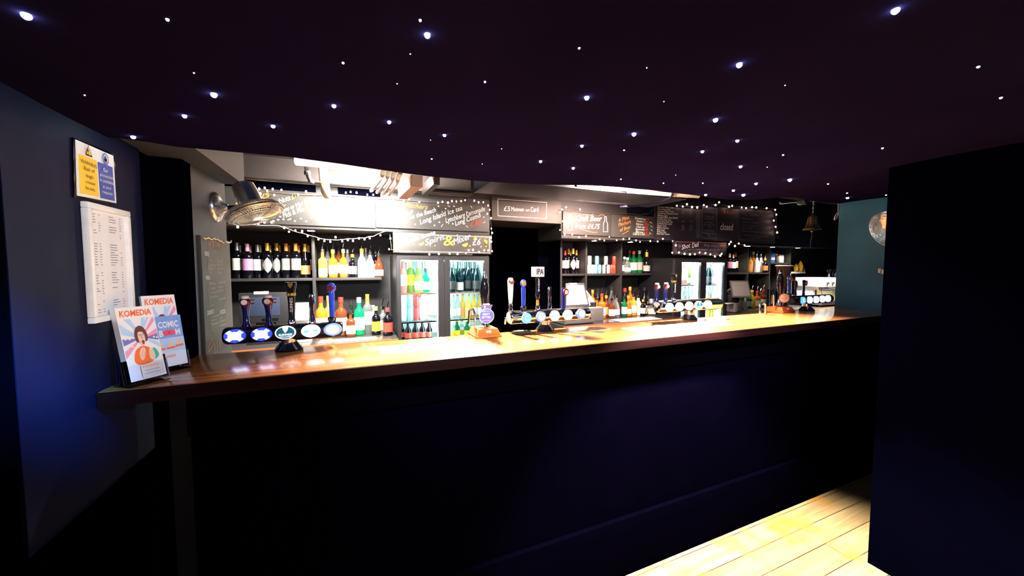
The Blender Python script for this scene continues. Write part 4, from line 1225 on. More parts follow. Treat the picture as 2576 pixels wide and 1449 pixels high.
# ------------------------------------------------------------------ chalk boards
def board(corners, label, Y=YB, th=0.018, m=None, name='chalk_board', cat='chalkboard'):
    """corners: left/right pixel x, top z and bottom z taken from pixels on the board's plane"""
    (xl, xr, ptl, pbl) = corners
    a, b_ = at(xl, ptl, Y=Y), at(xl, pbl, Y=Y)
    a.x = at(xl, 560, Y=Y).x
    c = at(xr, 560, Y=Y)
    t = thing(name, ((a.x + c.x) / 2, Y, b_.z), label, cat)
    MB().box((a.x, Y, b_.z), (c.x, Y + th, a.z), 0.002).build('panel', m or M_CHALK, t)
    return t, (a.x, c.x, b_.z, a.z)
PB = dict(Y=YB)
def mk(t, name, m, fn, Y=YB):
    ink = Ink()
    fn(ink, dict(Y=Y))
    ink.build(name, m, t)
def T(lines, shear=0.35):
    def f(ink, pl):
        for s_, x0, y0, x1, y1, hp in lines:
            pxtext(ink, s_, x0, y0, x1, y1, hp, pl, NY, shear)
    return f
def S(strokes, wd=0.004):
    def f(ink, pl):
        for pts in strokes:
            pxstroke(ink, pts, wd, pl, NY)
    return f
def both(*fs):
    def f(ink, pl):
        for g_ in fs:
            g_(ink, pl)
    return f
def dots(pts, r=0.006):
    def f(ink, pl):
        for x, y in pts:
            ink.blob(at(x, y, **pl), (1, 0, 0), NY, r, r * 0.75, 8)
    return f
def arc(cx, cy, rx, ry, a0, a1, n=12):
    return [(cx + rx * math.cos(math.radians(a0 + (a1 - a0) * i / n)), cy - ry * math.sin(math.radians(a0 + (a1 - a0) * i / n))) for i in range(n + 1)]
def glass_doodle(cx, cy, s_, tilt):
    def r(x, y):
        a = math.radians(tilt)
        return (cx + s_ * (x * math.cos(a) - y * math.sin(a)), cy + s_ * (x * math.sin(a) + y * math.cos(a)))
    return [[r(-0.35, -1), r(-0.38, -0.5), r(-0.2, 0.05), r(0, 0.15), r(0.2, 0.05), r(0.38, -0.5), r(0.35, -1), r(-0.35, -1)], [r(0, 0.15), r(0, 0.9)], [r(-0.35, 0.95), r(0, 0.9), r(0.35, 0.95)]]

ZBT = at(945, 497, Y=YB).z
bd, e_ = board((560, 944.5, 472.5, 558.5), 'chalk board pricing nuts and sweets with clinking glasses drawn on it, behind the chrome fan')
mk(bd, 'orange_lettering', M_CHORANGE, both(T((('Snacks', 600, 527, 682, 493, 17),)), S((arc(578, 531, 9, 12, 200, 480),), 0.012), dots(((597, 512), (582, 549), (601, 526)), 0.012)))
mk(bd, 'lettering', M_CHWHITE, both(T((('2 Nuts', 692, 517, 733, 502, 13), ('Beans or Mini Eggs', 704, 537, 785, 508, 11), ('Pick & Mix', 714, 549, 768, 530, 13))),
   S(glass_doodle(838, 525, 17, 16) + glass_doodle(858, 532, 19, -10) + [[(795, 538), (800, 534), (812, 541), (828, 553), (842, 553), (848, 546), (846, 540)], arc(812, 527, 7, 8, -60, 120), [(870, 545), (880, 543), (890, 546), (905, 541)]], 0.006),
   dots(((700, 553), (688, 556), (713, 552), (730, 551), (742, 556), (757, 550), (770, 557), (783, 548), (796, 545), (804, 518), (820, 512), (828, 504), (812, 500), (866, 508), (790, 500), (705, 545), (770, 520)), 0.008)))
mk(bd, 'yellow_lettering', M_CHYEL, both(T((('£1', 735, 502, 748, 496, 11), ('£1', 786, 506, 797, 500, 11), ('£3', 769, 532, 786, 522, 13))), dots(((717, 516), (748, 525), (725, 553)), 0.006)))
bd, e_ = board((946, 1231, 497.5, 572), 'chalk board listing cocktail pitchers, ending at the dark doorway')
mk(bd, 'orange_lettering', M_CHORANGE, T((('2 Pint Pitchers', 968, 515, 1076, 527, 12),)))
mk(bd, 'lettering', M_CHWHITE, both(T((('Cocktail', 966, 542, 1040, 541, 14), ('Sex on the Beach', 1008, 560, 1098, 532, 12), ('Long Island Ice tea', 1057, 565, 1164, 528, 13), ('Lynchberg Lemonade', 1122, 561, 1221, 530, 13), ('Long Cosmo', 1146, 568, 1210, 546, 12))),
   dots(((1103, 519), (1142, 519), (1121, 525), (1105, 559), (1093, 567), (1139, 563), (1206, 538), (1217, 546), (1175, 534), (1044, 564)), 0.008), S(([(1126, 517), (1132, 521)], [(1111, 531), (1116, 537)], [(1184, 518), (1188, 524)], [(1110, 570), (1114, 565)], [(1172, 568), (1177, 572)], [(1215, 561), (1221, 558)]), 0.004)))
mk(bd, 'red_lettering', M_CHRED, T((('£18', 1183, 569, 1212, 566, 15),)))
YB2 = YF - 0.005
bd, e_ = board((988, 1236, 583.5, 636), 'chalk board above the first fridge offering double house spirit and mixer', Y=YB2, th=0.025)
x0, x1, z0, z1 = e_
mk(bd, 'lettering', M_CHWHITE, both(T((('Double house', 1010, 617, 1096, 589, 12), ('Spirit', 1070, 618, 1122, 600, 15), ('Mixer', 1142, 616, 1186, 600, 16), ('£6', 1188, 617, 1210, 616, 17))), lambda ink, pl: [ink.stroke(q, 0.004, NY) for q in ([(x0 + .02, YB2, z0 + .015), (x1 - .02, YB2, z0 + .015)], [(x1 - .02, YB2, z0 + .015), (x1 - .02, YB2, z1 - .015)], [(x1 - .02, YB2, z1 - .015), (x0 + .02, YB2, z1 - .015)], [(x0 + .02, YB2, z1 - .015), (x0 + .02, YB2, z0 + .015)])]), YB2)
def slices(ink, pl):
    for x, y, r, a in ((1059, 611, 7, 20), (1193, 598, 6, 60), (1169, 613, 8, 20), (1220, 609, 7, 120), (1031, 597, 6, 40), (1003, 596, 6, 100)):
        c = at(x, y, **pl)
        rr_ = r * 0.0036
        pts_ = [c + Vector((rr_ * math.cos(math.radians(a + 180 + t)), 0, rr_ * math.sin(math.radians(a + 180 + t)))) for t in range(0, 181, 20)]
        ink.poly(pts_, NY)
    for x, y in ((1016, 593), (1045, 592), (1102, 592), (1150, 591), (1211, 595), (1224, 596), (1210, 620), (1223, 619), (1182, 618), (1094, 617), (1040, 615)):
        ink.poly([at(x - 2, y + 2, **pl), at(x + 2, y + 2, **pl), at(x, y - 2, **pl)], NY)
mk(bd, 'lemon_print', M_CHYEL, slices, YB2)
mk(bd, 'yellow_lettering', M_CHYEL, lambda ink, pl: pxtext(ink, '&', 1116, 618, 1143, 617, 26, pl, NY, 0.15), YB2)
bd, e_ = board((1237.5, 1411, 494, 553.5), 'grey header board stating a five pound card minimum, over the dark doorway', Y=YB - 0.0, th=0.019, m=mat('grey header paint', (0.060, 0.048, 0.044), 0.6))
mk(bd, 'lettering', M_CHWHITE, both(T((('£5', 1267, 530, 1283, 532, 13), ('Minimum', 1286, 531, 1318, 532, 11), ('on', 1322, 532, 1332, 532, 8), ('Card', 1335, 533, 1355, 533, 13)), 0.1),
   S(([(1252, 500.5), (1375, 509.5)], [(1375, 509.5), (1374, 550)], [(1374, 550), (1252.5, 543)], [(1252.5, 543), (1252, 500.5)]), 0.005)))
bd, e_ = board((1416.5, 1537.5, 531, 589), 'chalk board with two bottle outlines advertising craft beer')
def bot_outline(x, y, s_, m_):
    return [(x + s_ * a * m_, y + s_ * b) for a, b in ((-0.12, -1), (0.12, -1), (0.13, -0.4), (0.3, -0.1), (0.32, 1), (-0.32, 1), (-0.3, -0.1), (-0.13, -0.4), (-0.12, -1))]
mk(bd, 'lettering', M_CHWHITE, both(T((('Craft Beer', 1449, 555, 1514, 557, 15), ('from £4.75', 1446, 574, 1509, 576, 13))), S((bot_outline(1434, 559, 20, 0.9), bot_outline(1523, 564, 19, 0.9)), 0.007)))
mk(bd, 'orange_lettering', M_CHPINK, S((arc(1440, 543, 6, 6, -80, 100), [(1463, 541), (1475, 539), (1487, 542), (1493, 537)], [(1460, 576), (1475, 581), (1492, 585), (1503, 584)], arc(1514, 545, 7, 5, 20, 170)), 0.006))
bd, e_ = board((1538.5, 1646, 538, 596), 'chalk board with orange and red prices for four pint pitchers of beer')
mk(bd, 'orange_lettering', M_CHORANGE, both(T((('4 Pint', 1556, 559, 1584, 550, 9), ('Pitchers', 1556, 570, 1588, 561, 9), ('of Beer', 1560, 583, 1588, 574, 9))), S(([(1566, 589), (1582, 580)],), 0.006)))
mk(bd, 'lettering', M_CHWHITE, both(T((('Kronenbourg', 1597, 551, 1624, 554, 6), ('Fosters', 1601, 558, 1619, 560, 5), ('Guinness', 1600, 565, 1618, 567, 5), ('Club ale', 1601, 572, 1621, 574, 5), ('Symonds', 1598, 579, 1621, 580, 6), ('Birra', 1598, 586, 1618, 587, 6), ('Craft & Craft', 1592, 591, 1622, 592, 6))), S(([(1634, 558), (1640, 562)], [(1636, 568), (1641, 571)], [(1637, 577), (1641, 581)], [(1633, 585), (1638, 589)]), 0.005)))
mk(bd, 'red_lettering', M_CHRED, T((('£17', 1625, 553, 1634, 554, 5), ('£16', 1620, 560, 1628, 561, 5), ('£17.50', 1620, 566, 1632, 567, 5), ('£17', 1622, 573, 1630, 574, 5), ('£20', 1622, 580, 1630, 580, 5), ('£17', 1619, 587, 1628, 588, 5), ('£20', 1623, 593, 1634, 593, 5))))
def frame_px(q):
    return [[q[i], q[(i + 1) % 4]] for i in range(4)]
bd, e_ = board((1647, 1766, 517, 603), 'dark wine menu chalk board with a long white handwritten list', m=M_CHALKD)
wl = ('El Molino White, Spain', 'Pinot Grigio, Italy', 'Sauvignon Blanc, Chile', 'Chardonnay (Organic), France', 'Albarino, Spain', 'Sauvignon Blanc, New Zealand', 'Grenache Rose, Spain', 'Pinot Grigio Rose, Italy', 'El Molino Red, Spain', 'Merlot, Chile', 'Malbec, Argentina', 'Rioja, Spain', 'Merlot, Chile', 'Pinot Noir, France')
wx = (1694, 1686, 1694, 1705, 1679, 1705, 1688, 1692, 1690, 1676, 1682, 1672, 1675, 1684)
mk(bd, 'lettering', M_CHWHITE, T([(s_, 1654.5 - 0.2 * i, 523 + 5.13 * i, wx[i], 524.5 + 5.13 * i, 4.2) for i, s_ in enumerate(wl)]))
mk(bd, 'price_lettering', M_CHDIM, T([(f'£{a}', x, 527.5 + 5.15 * i, x + 8, 528 + 5.15 * i, 3.4) for i in (0, 1, 2, 6, 8, 9, 10) for a, x in (('4.25', 1714), ('5.75', 1734))] + [(f'£{17 + i % 9}', 1751, 530 + 5.15 * i, 1760, 530.5 + 5.15 * i, 3.6) for i in range(14)]))
bd, e_ = board((1767, 1805, 519, 604.5), 'narrow dark chalk board listing champagne beside the wine menu', m=M_CHALKD)
mk(bd, 'lettering', M_CHDIM, both(T((('Champagne &', 1776, 528, 1797, 530, 4), ('Sparkling wine', 1772, 534, 1799, 536, 4), ('Prosecco, Italy', 1774, 546, 1797, 547, 4), ('£5 / Bottle £23', 1771, 551, 1796, 553, 4), ('De Marsac', 1775, 561, 1794, 562, 4), ('Champagne, France', 1769, 566, 1799, 568, 4), ('£35', 1782, 572, 1789, 572, 4), ('Laurent Perrier', 1772, 581, 1797, 583, 4), ('Champagne, France', 1768, 587, 1799, 590, 4), ('£47', 1780, 594, 1787, 594, 4))),
   S(frame_px([(1766.9, 521.5), (1803, 524), (1803, 600), (1765.8, 598)]), 0.003)))
bd, e_ = board((1806, 1858, 521, 606), 'dark kitchen chalk board with a closed notice hanging on it', m=M_CHALKD)
mk(bd, 'lettering', M_CHPINK, T((('& Kitchen', 1820, 536, 1851, 539, 8),)))
cl = thing('closed_sign', at(1829, 590, Y=YB - 0.01), 'square dark card hand lettered closed, hung on the kitchen board', 'sign')
a, c = at(1811, 556, Y=YB - 0.008), at(1844, 587, Y=YB - 0.008)
MB().box((a.x, YB - 0.010, c.z), (c.x, YB - 0.003, a.z), 0.002).build('card', M_CHALKD, cl)
mk(cl, 'lettering', M_CHWHITE, T((('closed', 1812, 578.5, 1843.5, 579.5, 18),), 0.1), YB - 0.010)
bd, e_ = board((1859, 1952, 522.5, 610), 'dark coffee and tea chalk board at the end of the row of menus', m=M_CHALKD)
mk(bd, 'lettering', M_CHDIM, both(T((('Coffee / Tea', 1888, 542, 1923, 545, 6), ('Espresso / Tea', 1866, 551, 1893, 554, 4.5), ('Americano / Flat White', 1866, 560, 1910, 563, 4.5), ('Latte / Cappuccino', 1866, 568, 1902, 570, 4.5), ('Hot Chocolate', 1865, 575, 1893, 577, 4.5), ('Herbal, fruit and special teas', 1865, 582, 1919, 587, 4.5), ('£2.10', 1930, 564, 1940, 565, 4), ('£2.50', 1930, 572, 1939, 572.5, 4), ('£2.50', 1929, 580, 1939, 580.5, 4), ('£2.20', 1929, 587, 1939, 587.5, 4), ('Decaf and soya milk available', 1874, 593, 1933, 597, 4), ('free refills', 1890, 600, 1913, 601, 4))),
   S(frame_px([(1860.5, 528), (1945.5, 536), (1943.5, 606.5), (1859.5, 602.5)]), 0.003)))
bd, e_ = board((1697, 1830, 605, 641), 'chalk board above the second fridge announcing a shot deal', Y=YB2, th=0.025, m=M_CHALKD)
mk(bd, 'lettering', M_CHWHITE, T((('Shot', 1715, 628, 1737, 622, 12), ('Deal', 1741, 624, 1759, 619, 13))), YB2)
mk(bd, 'dim_lettering', M_CHDIM, both(T((('Buy two', 1770, 619, 1805, 622, 6), ('or more shots for £8', 1754, 630, 1824, 632, 6))), S(([(1719, 633), (1732, 628), (1760, 627), (1778, 629)], [(1703, 620), (1716, 618)], [(1709, 613), (1709, 626)], [(1705, 614), (1714, 624)], [(1714, 613), (1705, 625)]), 0.004)), YB2)
mk(bd, 'orange_lettering', M_CHPINK, both(dots(((1813.5, 618), (1821, 618)), 0.016), S(([(1701, 608), (1826, 612)], [(1701, 608), (1701, 635)]), 0.004)), YB2)

# food menu board on the pier beside the bar
PX = dict(X=-0.563 + 0.012)
mbt = thing('menu_board', at(545, 890, X=-0.563), 'tall chalk food menu board on the pier wall by the first draught taps', 'chalkboard')
q = [at(517, 901, **PX), at(574, 884, **PX), at(572, 607, **PX), at(507, 590, **PX)]
ya, yb2 = (q[0].y + q[3].y) / 2, 2.155
zt_, zb_ = (q[2].z + q[3].z) / 2, ZT - 0.02
MB().box((-0.563, max(ya, 1.775), zb_), (-0.551, yb2, zt_), 0.002).build('panel', M_CHALK, mbt)
def xl(lines, name, m, strokes=(), wd=0.003):
    ink = Ink()
    for s_, x0, y0, x1, y1, hp in lines:
        pxtext(ink, s_, x0, y0, x1, y1, hp, PX, NX, 0)
    for p in strokes:
        ink.stroke([at(x, y, **PX) for x, y in p], wd, NX)
    ink.build(name, m, mbt)
xl((('SIDES', 514, 643, 525, 645, 11), ('MAINS', 517, 704, 527, 704, 11), ('DESSERTS', 521, 793, 537, 788, 11), ('KIDS', 553, 791, 566, 787, 11)), 'heading_lettering', M_CHWHITE)
xl((('Chips', 527, 658, 536, 659, 7), ('Cheesy chips', 527, 668, 542, 669, 6), ('Side salad', 527, 677, 537, 678, 6), ('Dips', 527, 689, 532, 690, 6), ('Onion rings', 545, 658, 559, 660, 7), ('Garlic bread', 545, 668, 560, 669, 6), ('Hummus dip', 546, 677, 560, 678, 6), ('Olives', 546, 688, 558, 689, 6),
    ('Beef burger', 527, 716, 542, 716, 7), ('Veg burger', 529, 728, 541, 727, 7), ('Hot dog and chips', 530, 739, 548, 735, 6), ('Nachos', 530, 750, 548, 746, 6), ('Fish and chips', 549, 714, 567, 711, 6), ('Veg curry', 549, 725, 561, 722, 6), ('Mac cheese', 549, 735, 561, 731, 6), ('Pie of the day', 550, 756, 567, 751, 6),
    ('Ice cream', 533, 800, 551, 794, 6), ('Apple pie', 532, 808, 545, 804, 5), ('Brownie', 532, 818, 550, 813, 5), ('Burger', 552, 803, 558, 801, 5), ('Fish bites', 553, 812, 565, 807, 6), ('Pasta', 553, 822, 567, 817, 6)), 'lettering', M_CHMENU)
xl((('HOT FOOD', 524, 627, 559, 632, 24),), 'title_lettering', M_CHTAN)
xl((), 'chalk_border', M_CHTAN, ([(523, 647), (524, 660), (522, 675), (526, 690)], [(562, 652), (564, 665), (561, 675), (563, 687)], [(525, 710), (523, 730), (526, 755), (528, 770), (538, 766)], [(565, 715), (568, 730), (571, 745), (569, 762), (563, 772)], [(526, 797), (528, 815), (531, 830), (540, 838)], [(570, 778), (569, 795), (571, 812), (570, 822)], [(525, 885), (533, 870), (535, 855), (531, 852), (524, 872), (524, 886)], [(540, 887), (539, 863)], [(545, 883), (544, 859)], [(552, 877), (551, 853)]), 0.004)
# tinsel strip along the top of the menu board
pts = [at(x, y, X=-0.545) for x, y in ((512, 598), (517, 601), (525, 598), (528, 601), (534, 603), (538, 599), (543, 603), (547, 601), (551, 606), (558, 607), (563, 612), (567, 607), (572, 608))]
tag(MB().tube(pts, 0.0022, 6).build('garland', mat('gold tinsel', (0.75, 0.50, 0.16), 0.35, 0.6)), 'thin gold zigzag garland along the top of the tall menu board', 'garland')
pts = [at(x, y, X=-0.540) for x, y in ((570, 610), (579, 610.5), (581, 609), (581.5, 605))]
tag(MB().tube(pts, 0.003, 8).build('wall_hook', M_WHITE), 'white hook sticking out from the top edge of the tall menu board', 'hook')

# ------------------------------------------------------------------ fairy lights
def string(label, pts, Y, wire, bulbs, wm=M_WIREG, bm_=(M_BULB, M_BULBP), r=0.0070):
    w3 = [at(x, y, Y=Y) for x, y in wire]
    c = sum(w3, Vector()) / len(w3)
    root = thing('fairy_light_string', c, label, 'fairy lights')
    fine = []
    for a, b_ in zip(w3, w3[1:]):
        for k in range(4):
            p = a.lerp(b_, k / 4)
            fine.append(p + Vector((rr.uniform(-.003, .003), rr.uniform(-.002, .002), rr.uniform(-.004, .004))))
    fine.append(w3[-1])
    MB().tube(fine, 0.0025, 6).build('wire', wm, root)
    for i, (x, y) in enumerate(bulbs):
        p = at(x, y, Y=Y - 0.012)
        sx = r * (0.85 + 0.3 * rr.random())
        MB().lathe([(0, -1.2 * sx), (0.75 * sx, -0.9 * sx), (sx, 0), (0.8 * sx, 0.8 * sx), (0.4 * sx, 1.3 * sx), (0, 1.4 * sx)], p, 8).build('bulb', bm_[i % len(bm_)] if i % 3 else bm_[0], root)
    return root
FY = YB - 0.03
string('fairy lights along the top edge of the snack and cocktail boards', None, FY, [(580, 470), (650, 480), (700, 484), (760, 490), (850, 492), (900, 495), (950, 498), (1010, 503), (1080, 508), (1150, 512), (1228, 517)],
  [(652, 475), (666, 473), (672, 480), (686, 476), (655, 487), (690, 491), (708, 478), (770, 482), (750, 490), (870, 485), (882, 483), (897, 485), (895, 495), (924, 490), (939, 490), (913, 497), (990, 502), (1006, 497), (1016, 505), (1029, 501), (1055, 508), (1102, 510), (1113, 508), (1127, 510), (1137, 506), (1148, 507), (1160, 506), (1170, 504), (1193, 505), (1204, 509), (1216, 509), (1228, 517)])
string('fairy lights down the doorway side of the cocktail board and under the spirit board', None, YF - 0.035, [(1232, 517), (1229, 540), (1235, 560), (1237, 590), (1236, 632), (1215, 634), (1180, 633), (1150, 637), (1100, 638), (1040, 633), (985, 628), (981, 590)],
  [(1232, 528), (1226, 538), (1235, 549), (1236, 575), (1238, 586), (1235, 598), (1236, 608), (1238, 632), (1228, 630), (1218, 630), (1205, 634), (1190, 629), (1179, 630), (1172, 637), (1151, 639), (1131, 638), (1104, 639), (1080, 640), (979, 627), (982, 600)])
string('pale wired fairy lights hanging in a swag below the snack board', None, FY + 0.03, [(575, 562), (640, 566), (700, 568), (738, 580), (787, 595), (816, 602), (850, 603), (884, 601), (919, 598), (944, 592), (972, 581)],
  [(598, 571), (650, 562), (665, 560), (683, 560), (715, 573), (727, 583), (743, 580), (760, 582), (774, 594), (801, 602), (816, 606), (831, 608), (844, 597), (861, 607), (875, 604), (888, 606), (903, 600), (917, 602), (930, 599), (957, 592)], M_WIRE)
string('fairy lights around the craft beer and pitcher boards', None, FY, [(1654, 607), (1600, 604), (1560, 602), (1510, 601), (1460, 596), (1421, 591), (1412, 580), (1410, 545), (1412, 528), (1440, 531), (1480, 535), (1530, 538), (1570, 537), (1610, 541), (1634, 537), (1646, 520)],
  [(1413.7, 527), (1409, 534.6), (1424, 521.6), (1459, 527), (1415.5, 557), (1408.7, 578.7), (1420.5, 590), (1439.7, 590), (1456.5, 596.7), (1474, 594), (1509, 602), (1520, 605), (1533, 596), (1551.5, 604.5), (1568, 601.5), (1583, 600.5), (1600, 605), (1610, 608.5), (1636, 606.7), (1654.6, 607.5), (1667.7, 601), (1692.5, 607)])
string('fairy lights along the top and end of the wine, kitchen and coffee boards', None, FY, [(1700, 518), (1740, 520), (1780, 518), (1809, 513), (1840, 520), (1890, 521), (1950, 527), (1953, 555), (1954, 590)],
  [(1702.7, 517.6), (1717.7, 519.6), (1728, 514), (1741, 521), (1754, 522), (1770.7, 516), (1778, 520), (1800, 516), (1809, 509), (1834, 520.5), (1842, 518), (1866, 522), (1877, 523.7), (1892, 521.6), (1902.5, 522), (1928.6, 524), (1950, 528), (1953, 540), (1946.6, 555), (1951, 571), (1955, 585)], r=0.0088)
string('fairy lights draped round the shot deal board', None, YF - 0.035, [(1697, 606), (1700, 620), (1693, 635), (1722, 639), (1760, 638), (1798, 644), (1815, 640), (1832, 618), (1840, 610), (1860, 614), (1875, 617)],
  [(1700, 617.5), (1691, 636), (1708, 635.4), (1722, 638.5), (1735.7, 640), (1748, 639.6), (1760, 635.4), (1774.7, 637), (1787, 640), (1798.5, 645), (1812, 643), (1815.5, 638.5), (1834.5, 614), (1838.6, 608.6), (1848.8, 619), (1858.7, 612.7), (1873, 617.5)], r=0.0088)

# downlights under the bulkhead
for px, nm in ((783, 'over the wine beside the first upright'), (1495, 'over the drinks cans'), (1586, 'over the spirits by the second fridge'), (1882, 'over the far wine shelf'), (1944, 'over the carton shelf'), (2008, 'nearest the brass bell')):
    x = X_(px, YB + 0.10, 600)
    t = thing('downlight', (x, YB + 0.10, 1.872), 'small round downlight under the bulkhead ' + nm, 'downlight')
    MB().lathe([(0, -0.006), (0.030, -0.006), (0.030, 0.004), (0, 0.004)], (x, YB + 0.10, 1.874), 20).build('lens', M_DOWN, t)
    MB().lathe([(0.030, -0.004), (0.040, -0.003), (0.040, 0.008), (0.030, 0.008), (0.030, -0.004)], (x, YB + 0.10, 1.874), 20).build('bezel', M_CHROME, t)
    lamp('downlight_lamp', 'SPOT', (x, YB + 0.09, 1.86), 9 if px < 1800 else 20, (1.0, 0.86, 0.66), (x, YB + 0.30, 1.2), spot_size=2.2, spot_blend=0.6, shadow_soft_size=0.03)

# ------------------------------------------------------------------ draught fonts on the bar
def ring_pts(c, ex, ez, r0, r1, n=24):
    return [c + ex * (r0 * math.cos(2 * PI * i / n)) + ez * (r1 * math.sin(2 * PI * i / n)) for i in range(n)]
def emis(name, col, s):
    return mat(name, col, 0.4, emit=col, es=s, var=0.02)
E_BLUE = emis('blue badge light', (0.03, 0.06, 1.0), 1.3)
E_WHITE = emis('white badge light', (0.92, 0.96, 1.0), 3.0)
E_SKY = emis('sky badge light', (0.10, 0.42, 1.0), 1.5)
E_PALE = emis('pale blue badge light', (0.13, 0.22, 1.0), 1.3)
E_TEAL = emis('teal badge light', (0.01, 0.10, 0.15), 0.8)
M_MAROON = mat('maroon plastic', (0.12, 0.01, 0.015), 0.2)
M_FOAM = mat('foam cream plastic', (0.75, 0.72, 0.65), 0.4)

def font_handle(root, kind, x, y, zb, zt, ZB=None):
    """one tap: stem part and what crowns it; zb foot on the bar of taps, zt tip"""
    L = zt - zb
    def Z(f):
        return zb + L * f
    if kind == 'ball':              # navy swan handle crowned by a maroon mug with white foam
        h = MB().lathe([(0, 0), (0.016, 0), (0.016, L * .06), (0.011, L * .12), (0.010, L * .35), (0.012, L * .55), (0.016, L * .70), (0, L * .72)], (x, y, zb), 14, sy=0.8).build('tap_handle', M_NAVYPL, root)
        MB().sphere((x, y - 0.004, Z(.80)), L * .17, 14, 10, (1, 0.85, 0.95)).build('mug_crown', M_MAROON, h)
        MB().disc((x, y - 0.004 - L * .155, Z(.80)), NY, L * .085, 0.004, 16).build('badge', M_FOAM, h)
        MB().lathe([(0, Z(.90) - zb), (L * .11, Z(.91) - zb), (L * .11, L * .97), (L * .08, L), (0, L)], (x, y - 0.004, zb), 14).build('foam_cap', M_FOAM, h)
        MB().tube([(x + L * .14, y, Z(.86)), (x + L * .24, y, Z(.85)), (x + L * .24, y, Z(.75)), (x + L * .14, y, Z(.74))], L * .025, 6).build('mug_ear', M_CHROME, h)
    elif kind == 'stout':           # tall black handle, gold band, gold harp on the head, lettering up the shaft
        h = MB().lathe([(0, 0), (0.013, 0), (0.013, L * .12), (0.011, L * .14), (0.012, L * .5), (0.0145, L * .68), (0.016, L * .80), (0.021, L * .95), (0.020, L), (0, L)], (x, y, zb), 14, sy=0.8).build('tap_handle', M_BLKGLOSS, root)
        MB().lathe([(0.0148, L * .68), (0.0172, L * .69), (0.0172, L * .74), (0.0155, L * .75)], (x, y, zb), 14, sy=0.85).build('gold_band', M_GOLD, h)
        MB().lathe([(0.0138, L * .02), (0.0150, L * .03), (0.0150, L * .10), (0.0138, L * .11)], (x, y, zb), 14, sy=0.85).build('chrome_collar', M_CHROME, h)
        ink = Ink()
        yy = y - 0.0185
        ink.poly([Vector((x - 0.009, yy, Z(.98))), Vector((x + 0.009, yy, Z(.98))), Vector((x + 0.007, yy, Z(.92))), Vector((x, yy, Z(.86))), Vector((x - 0.007, yy, Z(.92)))], NY, 0.0)
        ink.build('gold_emblem', M_GOLD, h)
        ink = Ink()
        ink.text('GUINNESS', Vector((x + 0.006, y - 0.0105, Z(.30))), (0, 0, 1), NY, L * .34, 0.011, 0, 0.0012)
        ink.build('lettering', M_CHWHITE, h)
    elif kind == 'slim':            # slim chrome paddle
        h = MB().lathe([(0, 0), (0.012, 0), (0.013, L * .10), (0.010, L * .25), (0.009, L * .45), (0.0115, L * .60), (0.0115, L * .95), (0.008, L), (0, L)], (x, y, zb), 12, sy=0.75).build('tap_handle', M_CHROME, root)
        MB().box((x - 0.007, y - 0.0108, Z(.55)), (x + 0.007, y - 0.0085, Z(.92)), 0.0008).build('badge', M_GUNMETAL, h)
    elif kind == 'blue':            # blue handle with an egg shaped head
        h = MB().lathe([(0, L * .12), (0.010, L * .14), (0.011, L * .5), (0.012, L * .72), (0.009, L * .80), (0, L * .82)], (x, y, zb), 14).build('tap_handle', M_BLUEPL, root)
        MB().sphere((x, y, Z(.885)), L * .115, 14, 10, (0.95, 0.8, 1.15)).build('head', M_BLUEPL, h)
        MB().disc((x - 0.004, y - L * .090, Z(.885)), (-0.25, -1, 0), L * .075, 0.004, 16).build('badge', M_GOLD if ZB == 'gold' else M_MAROON, h)
        MB().lathe([(0, 0), (0.013, 0), (0.016, L * .07), (0.0165, L * .13), (0.011, L * .15), (0, L * .15)], (x, y, zb), 14).build('collar', M_BLKGLOSS, h)
    elif kind == 'white':           # white tapering handle with a slanted copper face
        h = MB().lathe([(0, L * .22), (0.009, L * .24), (0.012, L * .40), (0.0155, L * .80), (0.016, L * .93), (0.011, L), (0, L)], (x, y, zb), 14, sy=0.85).build('tap_handle', M_WHITE, root)
        MB().disc((x + 0.001, y - 0.0128, Z(.90)), (0, -1, 0.35), 0.0150, 0.004, 18).build('copper_face', mat('copper face', (0.35, 0.15, 0.09), 0.35, 0.5), h)
        MB().lathe([(0, 0), (0.011, 0), (0.0125, L * .03), (0.009, L * .10), (0.011, L * .22), (0, L * .24)], (x, y, zb), 14).build('collar', M_CHROME, h)
    elif kind == 'cube':            # black shaft with a white cube lettered IPA on top
        h = MB().lathe([(0, L * .24), (0.010, L * .26), (0.013, L * .34), (0.013, L * .38), (0.010, L * .42), (0.010, L * .60), (0.014, L * .76), (0, L * .77)], (x, y, zb), 14, sy=0.85).build('tap_handle', M_BLKGLOSS, root)
        s_ = L * .115
        MB().box((x - s_, y - s_, Z(.785)), (x + s_, y + s_, Z(.785) + 2 * s_), 0.0015).build('cube_head', M_WHITE, h)
        ink = Ink()
        ink.text('IPA', Vector((x - s_ * .8, y - s_, Z(.785) + s_ * .5)), (1, 0, 0), NY, s_ * 1.6, s_ * 1.15, 0, 0.0012, 0.03)
        ink.build('lettering', M_SGNK, h)
        ink = Ink()
        for k, ch in enumerate('LAGUNITAS'):
            ink.text(ch, Vector((x - (0.0012 if ch == 'I' else 0.0045), y - 0.0125, Z(.715 - .034 * k))), (1, 0, 0), NY, 0.0024 if ch == 'I' else 0.009, L * .027, 0, 0.0012, 0.02)
        ink.build('shaft_lettering', M_CHWHITE, h)
        MB().lathe([(0, L * .10), (0.008, L * .11), (0.007, L * .24), (0, L * .25)], (x, y, zb), 12).build('gold_stem', M_GOLD, h)
        MB().lathe([(0, 0), (0.011, 0), (0.0125, L * .03), (0.011, L * .10), (0, L * .11)], (x, y, zb), 14).build('collar', M_CHROME, h)
    elif kind == 'pub':             # navy handle with a round dark badge on its side
